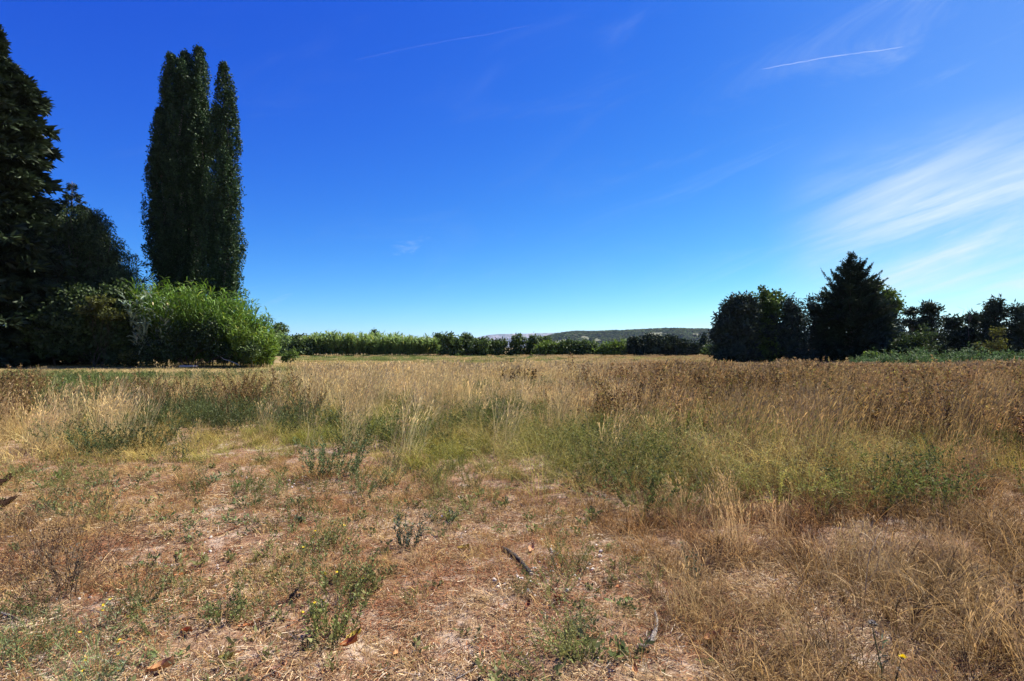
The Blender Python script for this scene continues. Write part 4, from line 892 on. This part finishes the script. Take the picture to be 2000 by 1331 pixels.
branch('thin_twig', 'thin grey twig at the bottom edge near the centre', 'twig', [(892, 1322), (915, 1308), (950, 1288)], [.004, .005, .003], M_greywood, False, 6)
branch('thin_twig', 'short dark twig near the bottom right of the hooked stick', 'twig', [(1078, 1305), (1094, 1300), (1110, 1290)], [.003, .005, .003], M_darkwood, False, 6)
branch('bark_strip', 'curled grey bark strip at the left edge near the bottom', 'bark', [(-12, 1196), (15, 1200), (45, 1212)], [.012, .013, .004], M_greywood, False, 6)
for lb, uv, hh in (('upper of two dark splintered branch tips jutting in at the left edge', [(-120, 995), (-40, 975), (5, 958), (24, 940), (40, 921)], [.04, .036, .034, .024, .003]),
                   ('lower of two dark splintered branch tips jutting in at the left edge', [(-110, 1030), (-40, 1022), (6, 1000), (22, 988), (42, 973)], [.036, .034, .030, .024, .003])):
    o, pts = branch('splintered_branch', lb, 'branch', uv, hh, M_brownwood, False, 8, 5, .34, 2.2)
for lb, a, b in (('slim white wood chip left of the dark fallen branch', (917, 1100), (926, 1086)), ('small pale chip of cut cane left of centre', (782, 1128), (796, 1127)), ('white scrap lying among herbs at the lower left', (206, 1277), (218, 1276)), ('tiny white splinter above the dark fallen branch', (966, 1046), (978, 1045))):
    branch('wood_chip', lb, 'wood chip', [a, ((a[0] + b[0]) / 2 + 1, (a[1] + b[1]) / 2), b], [.004, .006, .003], M_whitewood, False, 6, 2, .15)

def leaf_thing(label, u, v, size, col, rz, curl=.5, tilt=.2, asp=.5):
    nx_, ny_ = 9, 5; s = np.linspace(0, 1, nx_); q = np.linspace(-1, 1, ny_); S, Q = np.meshgrid(s, q, indexing='ij')
    wd_ = asp * .5 * np.sin(np.pi * np.clip(S, .02, .985) ** .85) * (1 + .10 * np.cos(S * 22))
    X = (S - .5) * size; Y = Q * wd_ * size; Z = size * (curl * .35 * Q ** 2 * (.4 + S) + curl * .4 * (S - .45) ** 2) + rng.normal(0, .008 * size, S.shape)
    V = np.stack([X, Y, Z], -1).reshape(-1, 3); i = np.arange(nx_ * ny_).reshape(nx_, ny_)
    Fc = np.stack([i[:-1, :-1], i[1:, :-1], i[1:, 1:], i[:-1, 1:]], -1).reshape(-1, 4); Vb = V - [0, 0, .0012]
    g = Geo(); mid = np.exp(-(Q / .12) ** 2).reshape(-1, 1); cv = (1 + .22 * mid + rng.normal(0, .09, (len(V), 1))) * np.ones((1, 3))
    g.add(np.concatenate([V, Vb]), np.concatenate([Fc, Fc[:, ::-1] + len(V)]), np.concatenate([cv, cv * .85]))
    mt = leafy_mat('dead_leaf', col, trans=.22, gloss=.02, nscale=60, var=.3)
    root = g.obj('fallen_leaf', mt, None, True); root.location = gpt(u, v, .012 + size * .05); root.rotation_euler = (tilt, -tilt * .6, rz)
    tag(root, label, 'leaf', 'fallen dry leaves')
    q = Geo(); V, Fc = tube(np.array([[-.5, 0, .1 * curl], [-.62, .02, .06], [-.75, .05, .03]]) * size, [.0016, .0014, .001], 5); q.add(V, Fc, 1); q.obj('leaf_stalk', M_redtwig, root)
OR, TAN, RD, YL = (.46, .17, .055), (.55, .30, .13), (.30, .07, .025), (.48, .36, .06)
for lb, u, v, s_, c_, rz in (
    ('orange tan leaf lying right of the hooked stick', 1388, 1252, .115, TAN, .2), ('tan leaf standing on edge at the bottom below the hooked stick', 1238, 1312, .075, TAN, 1.5),
    ('small orange leaf up right between branch and stick', 1208, 1146, .065, OR, .4), ('bright red orange leaf below the dark fallen branch', 1093, 1174, .085, RD, 2.4),
    ('dull red leaf left of the bright red one', 1030, 1183, .065, (.36, .13, .07), 1.2), ('curled orange leaf among dark bits at the lower left', 371, 1238, .095, OR, -.5),
    ('flat orange leaf right of the curled orange one', 482, 1228, .085, OR, .2), ('large tan leaf at the lower left bottom edge', 318, 1313, .115, TAN, .5),
    ('orange brown leaf under a yellow one below the tall green weed', 683, 1266, .095, (.42, .14, .05), .5), ('yellow narrow leaf below the tall green weed', 692, 1243, .105, YL, .9),
    ('pale yellow crumpled leaf left of the dark fallen branch', 905, 1071, .10, YL, .1), ('tan leaf right of the dark fallen branch top', 1037, 1076, .10, (.50, .28, .16), 1.3),
    ('yellow green leaf lying flat low left of centre', 446, 1296, .085, (.34, .30, .06), 0.0), ('dark maroon leaf in the dry grass right of the tan leaf', 1558, 1263, .085, (.13, .035, .03), -.4),
    ('narrow orange leaf in front of the long reddish twig', 358, 1121, .10, OR, .3), ('peach coloured leaf right below the tall green weed', 778, 1275, .06, TAN, 1.0),
    ('brown crumpled leaf at the bottom left of centre', 545, 1314, .07, (.24, .12, .08), .7), ('rusty leaf on the bare ground near the yellow narrow leaf', 849, 1096, .06, RD, .5)):
    leaf_thing(lb, u, v, s_, c_, rz, rng.uniform(.4, .9), rng.uniform(-.1, .35), rng.uniform(.38, .6))

def weed(name, label, u, v, h, ns, spread, leafc, ll, lw, nl=26, stemmat=None, wind=.25, rad=.06, arch=.5, flowers=0, fcol=(.75, .55, .02), fs=.012, k=6, wid=.0035, wdx=1.0):
    root = thing(name, label, 'weed', gpt(u, v)); gs = Geo(); gl = Geo()
    rr = rad * np.sqrt(rng.random(ns)); a = rng.random(ns) * 6.283
    P = np.stack([rr * np.cos(a) * wdx, rr * np.sin(a), np.full(ns, -.01)], 1); az_ = a + rng.normal(0, .5, ns); az_ = np.arctan2(np.sin(az_), np.cos(az_) + wind * 2)
    V, Fc, T, pos = ribbons(P, az_, np.abs(rng.normal(spread, spread * .5, ns)), np.abs(rng.normal(arch, arch * .4, ns)), h * rng.uniform(.5, 1.1, ns), wid, k, prof='stem', waver=.15)
    for s in range(ns):
        V, Fc = tube(pos[s], np.linspace(wid * .6, wid * .25, k + 1), 4, 0, False); gs.add(V, Fc, 1)
    def along(m, lo, hi):
        s = rng.integers(0, ns, m); tt = rng.uniform(lo, hi, m) * k; i = np.minimum(tt.astype(int), k - 1); f = (tt - i)[:, None]
        return pos[s, i] * (1 - f) + pos[s, i + 1] * f, pos[s, i + 1] - pos[s, i]
    m = nl * ns; C, D = along(m, .1, 1.0); D = D / np.linalg.norm(D, axis=1, keepdims=True)
    dd = rdir(m); dd[:, 2] = dd[:, 2] * .5 + .25
    V, Fc = leafq(C + dd * .006, dd + D * .5, rdir(m) * .8 + [0, 0, .9], ll * rng.uniform(.5, 1.3, m), lw * rng.uniform(.6, 1.2, m))
    gl.add(V, Fc, np.repeat(np.array(leafc) * jit(m, .25) * (1 + .4 * (rng.random((m, 1)) < .15)), 4, 0))
    gs.obj('stem', stemmat or M_stem, root); gl.obj('foliage', M_weedleaf, root)
    if flowers:
        C, D = along(flowers, .8, 1.0); gf = Geo(); a_ = np.arange(8) * np.pi / 4; dv = np.stack([np.cos(a_), np.sin(a_), np.full(8, .35)], 1)
        V, Fc = leafq(np.tile([0, 0, .006], (8, 1)), dv, np.tile([0, 0, 1.], (8, 1)) + dv * .2, fs, fs * .5); gf.add(V, Fc, np.array(fcol))
        me = gf.mesh('flower'); me.materials.append(M_weedleaf)
        for c in C:
            o = bpy.data.objects.new('flower', me); COL.objects.link(o); o.parent = root; o.location = c; o.rotation_euler = rng.normal(0, .4, 3)
    return root
G1, G2, G3, G4 = (.115, .15, .035), (.075, .115, .05), (.16, .19, .05), (.055, .085, .035)
weed('tall_weed', 'big dark green leafy weed at the edge of the yellow green grass', 652, 930, .55, 40, .2, (.085, .125, .045), .036, .014, 60, rad=.26, wind=.3, wdx=1.3)
weed('leafy_weed', 'lower sprawling part green weed right of the big leafy weed', 720, 965, .42, 24, .35, (.11, .14, .045), .035, .012, 28, rad=.25, wind=.3, wdx=1.6)
weed('tall_weed', 'brownish seeding weed stem standing in the yellow green grass right of the big weed', 772, 920, .62, 7, .1, (.14, .12, .05), .03, .01, 24, M_darkstem, rad=.05)
weed('leafy_weed', 'fresh green upright weed in the middle of the bare ground', 652, 1238, .26, 34, .26, (.15, .175, .045), .024, .010, 30, rad=.12, wind=.12, flowers=3, arch=.3)
weed('leafy_weed', 'green weed growing behind the fresh upright one', 665, 1150, .29, 38, .3, (.135, .16, .045), .024, .010, 30, rad=.2, wind=.2, flowers=5)
weed('leafy_weed', 'loose green weed with yellow flowers behind the middle weeds', 640, 1080, .30, 26, .3, (.14, .17, .05), .024, .010, 26, rad=.22, wind=.25, flowers=6)
weed('bushy_weed', 'dark blue green weed leaning right in front of the dry grass', 795, 1070, .30, 16, .18, (.05, .075, .05), .026, .011, 36, rad=.08, wind=.35)
weed('bushy_weed', 'small dark weed right of the dark blue green one', 868, 1022, .22, 12, .35, (.06, .09, .04), .024, .009, 30, rad=.1, wind=.35, flowers=5, fcol=(.25, .22, .5), fs=.008)
weed('mound_weed', 'low mounded green weed on the bare ground left of the middle weeds', 440, 1210, .21, 30, .55, (.10, .13, .035), .022, .009, 26, rad=.1, wind=.1)
weed('mound_weed', 'low leaning dry green weed left of the mounded weed', 275, 1190, .24, 26, .5, (.15, .14, .055), .03, .006, 22, rad=.16, wind=.4)
weed('leafy_weed', 'sprawling blue green weed in the bare ground at left', 160, 1000, .36, 24, .45, (.085, .12, .05), .034, .013, 22, rad=.28, wind=.3, wdx=1.3)
weed('dead_weed', 'upright dark dead weed with knobbly seed heads at lower left', 138, 1165, .46, 8, .10, (.07, .055, .035), .022, .009, 40, M_darkstem, rad=.05, wind=.25, arch=.25)
weed('flower_weed', 'thin pale green stems with yellow flowers at lower left', 205, 1255, .26, 9, .25, (.16, .21, .11), .03, .006, 12, rad=.05, flowers=7, fs=.011, wid=.003)
weed('flower_weed', 'grey green herb with yellow flowers at the bottom left', 195, 1328, .18, 14, .4, (.17, .22, .12), .03, .006, 14, rad=.12, flowers=8, fs=.011, wid=.003)
weed('leafy_weed', 'thin green weed below the dark fallen branch', 1095, 1235, .20, 12, .3, (.075, .10, .045), .022, .008, 18, rad=.1)
weed('leafy_weed', 'green and straw weed above the small orange leaf', 1095, 1130, .2, 18, .4, (.11, .12, .045), .025, .007, 16, rad=.16)
weed('leafy_weed', 'narrow upright green weed at the edge of the dry grass', 1352, 1130, .26, 5, .08, (.07, .10, .05), .024, .009, 26, rad=.04)
weed('leafy_weed', 'green weed by the hooked stick', 1120, 1255, .14, 10, .4, (.09, .12, .05), .02, .008, 16, rad=.09)
weed('small_weed', 'small fresh green plant with broad leaves on the bare ground at left', 125, 938, .13, 6, .5, (.15, .25, .04), .06, .025, 7, rad=.03)
weed('small_weed', 'small dark green plant alone above the middle weeds', 585, 1020, .09, 8, .5, (.05, .09, .045), .035, .018, 9, rad=.02)
weed('small_weed', 'small light green sprout in the bare ground left of the middle', 318, 1050, .10, 7, .5, (.16, .20, .06), .04, .01, 8, rad=.04)
weed('small_weed', 'green sprout right of the light green one', 375, 1035, .10, 8, .5, (.10, .14, .04), .03, .012, 10, rad=.04)
weed('small_weed', 'pale leaved sprout at the back of the bare ground', 415, 945, .12, 7, .5, (.16, .22, .10), .06, .018, 7, rad=.05)
weed('dead_weed', 'black dried seed heads on short stems at the bottom left of the middle weed', 602, 1275, .09, 5, .2, (.03, .025, .02), .02, .014, 12, M_darkstem, rad=.02)
weed('dead_weed', 'dark dried seed head left of the fresh upright weed', 568, 1172, .09, 5, .25, (.035, .035, .03), .022, .013, 12, M_darkstem, rad=.02)

# thistle and yellow flower at the lower right
def stalk(root, name, pts, r0, r1, mat):
    g = Geo(); V, Fc = tube(np.array(pts), np.linspace(r0, r1, len(pts)), 6, .03); g.add(V, Fc, 1); return g.obj(name, mat, root, True)
def head(root, name, c, rad, hgt_, col, n=46, petals=False):
    g = Geo(); a_ = np.arange(n) * 2.399; q = np.sqrt((np.arange(n) + .5) / n)
    dv = np.stack([np.cos(a_) * q, np.sin(a_) * q, 1.15 - q * (1.3 if not petals else .9)], 1)
    V, Fc = leafq(np.asarray(c) + np.stack([np.cos(a_) * q * rad * .35, np.sin(a_) * q * rad * .35, np.zeros(n)], 1), dv, rdir(n) * .2 + np.stack([np.cos(a_), np.sin(a_), 0 * a_], 1) + [0, 0, .4], rad * rng.uniform(.8, 1.1, n), rad * .28)
    g.add(V, Fc, np.array(col) * np.repeat(jit(n, .2), 4, 0)); return g.obj(name, M_weedleaf, root)
b = gpt(1716, 1352); root = thing('thistle', 'thistle with a dark round seed head standing at the lower right', 'weed', b)
top = np.array([wx(1700, b[1]), b[1], hgt(1216, b[1])]) - b
stalk(root, 'stem', [[0, 0, -.01], [.003, 0, top[2] * .35], top * [.6, 1, .7], top * [1, 1, .95]], .0035, .0025, M_stem)
head(root, 'seed_head', top, .022, .02, (.05, .04, .035), 60); head(root, 'seed_tuft', top + [0, 0, .008], .015, .02, (.40, .36, .30), 30)
C = np.array([[.003, 0, z] for z in np.linspace(.03, top[2] * .8, 22)]); dv = rdir(22); dv[:, 2] = .5
V, Fc = leafq(C, dv, rdir(22), .05 * rng.uniform(.5, 1, 22), .008); g = Geo(); g.add(V, Fc, (.13, .17, .09)); g.obj('foliage', M_weedleaf, root)
b = gpt(1738, 1350); root = thing('yellow_flower', 'single bright yellow flower on a dark stem at the bottom right', 'flower', b)
top = np.array([wx(1756, b[1]), b[1], hgt(1280, b[1])]) - b
stalk(root, 'stem', [[0, 0, -.01], top * .4 + [.003, 0, 0], top * .98], .003, .002, M_stem)
head(root, 'bud', top - [0, 0, .006], .011, .01, (.04, .045, .03), 26); head(root, 'petals', top + [.002, -.004, .003], .016, .01, (.80, .62, .01), 40, True)
st2 = np.array([wx(1749, b[1]), b[1], hgt(1302, b[1])]) - b
stalk(root, 'stem', [top * .25, st2 * .7, st2], .002, .0018, M_stem); head(root, 'bud', st2, .011, .01, (.25, .27, .30), 26)
b = gpt(1683, 1192); root = thing('dry_stem', 'tall pale dry grass stem with a bent tip in the right foreground', 'grass stem', b)
top = np.array([wx(1705, b[1]), b[1], hgt(1062, b[1])]) - b
stalk(root, 'stem', [[0, 0, 0], top * [.2, 0, .35], top * [.35, 0, .65], top * [.6, 0, .88], top], .0032, .0015, M_drystem)
stalk(root, 'side_stem', [top * [.2, 0, .4], top * [.9, 0, .62] + [.02, 0, 0], top * [1.5, 0, .98], top * [1.9, 0, 1.03]], .002, .001, M_drystem)
V, Fc, T, _ = ribbons(np.array([top * [.2, 0, .3], top * [.3, 0, .5], top, top * .98]), np.array([0., 3.0, .4, 2.5]), .4, 1.2, .12, .007, 4, prof='leaf'); g = Geo(); g.add(V, Fc, (.5, .4, .25)); g.obj('foliage', M_weedleaf, root)
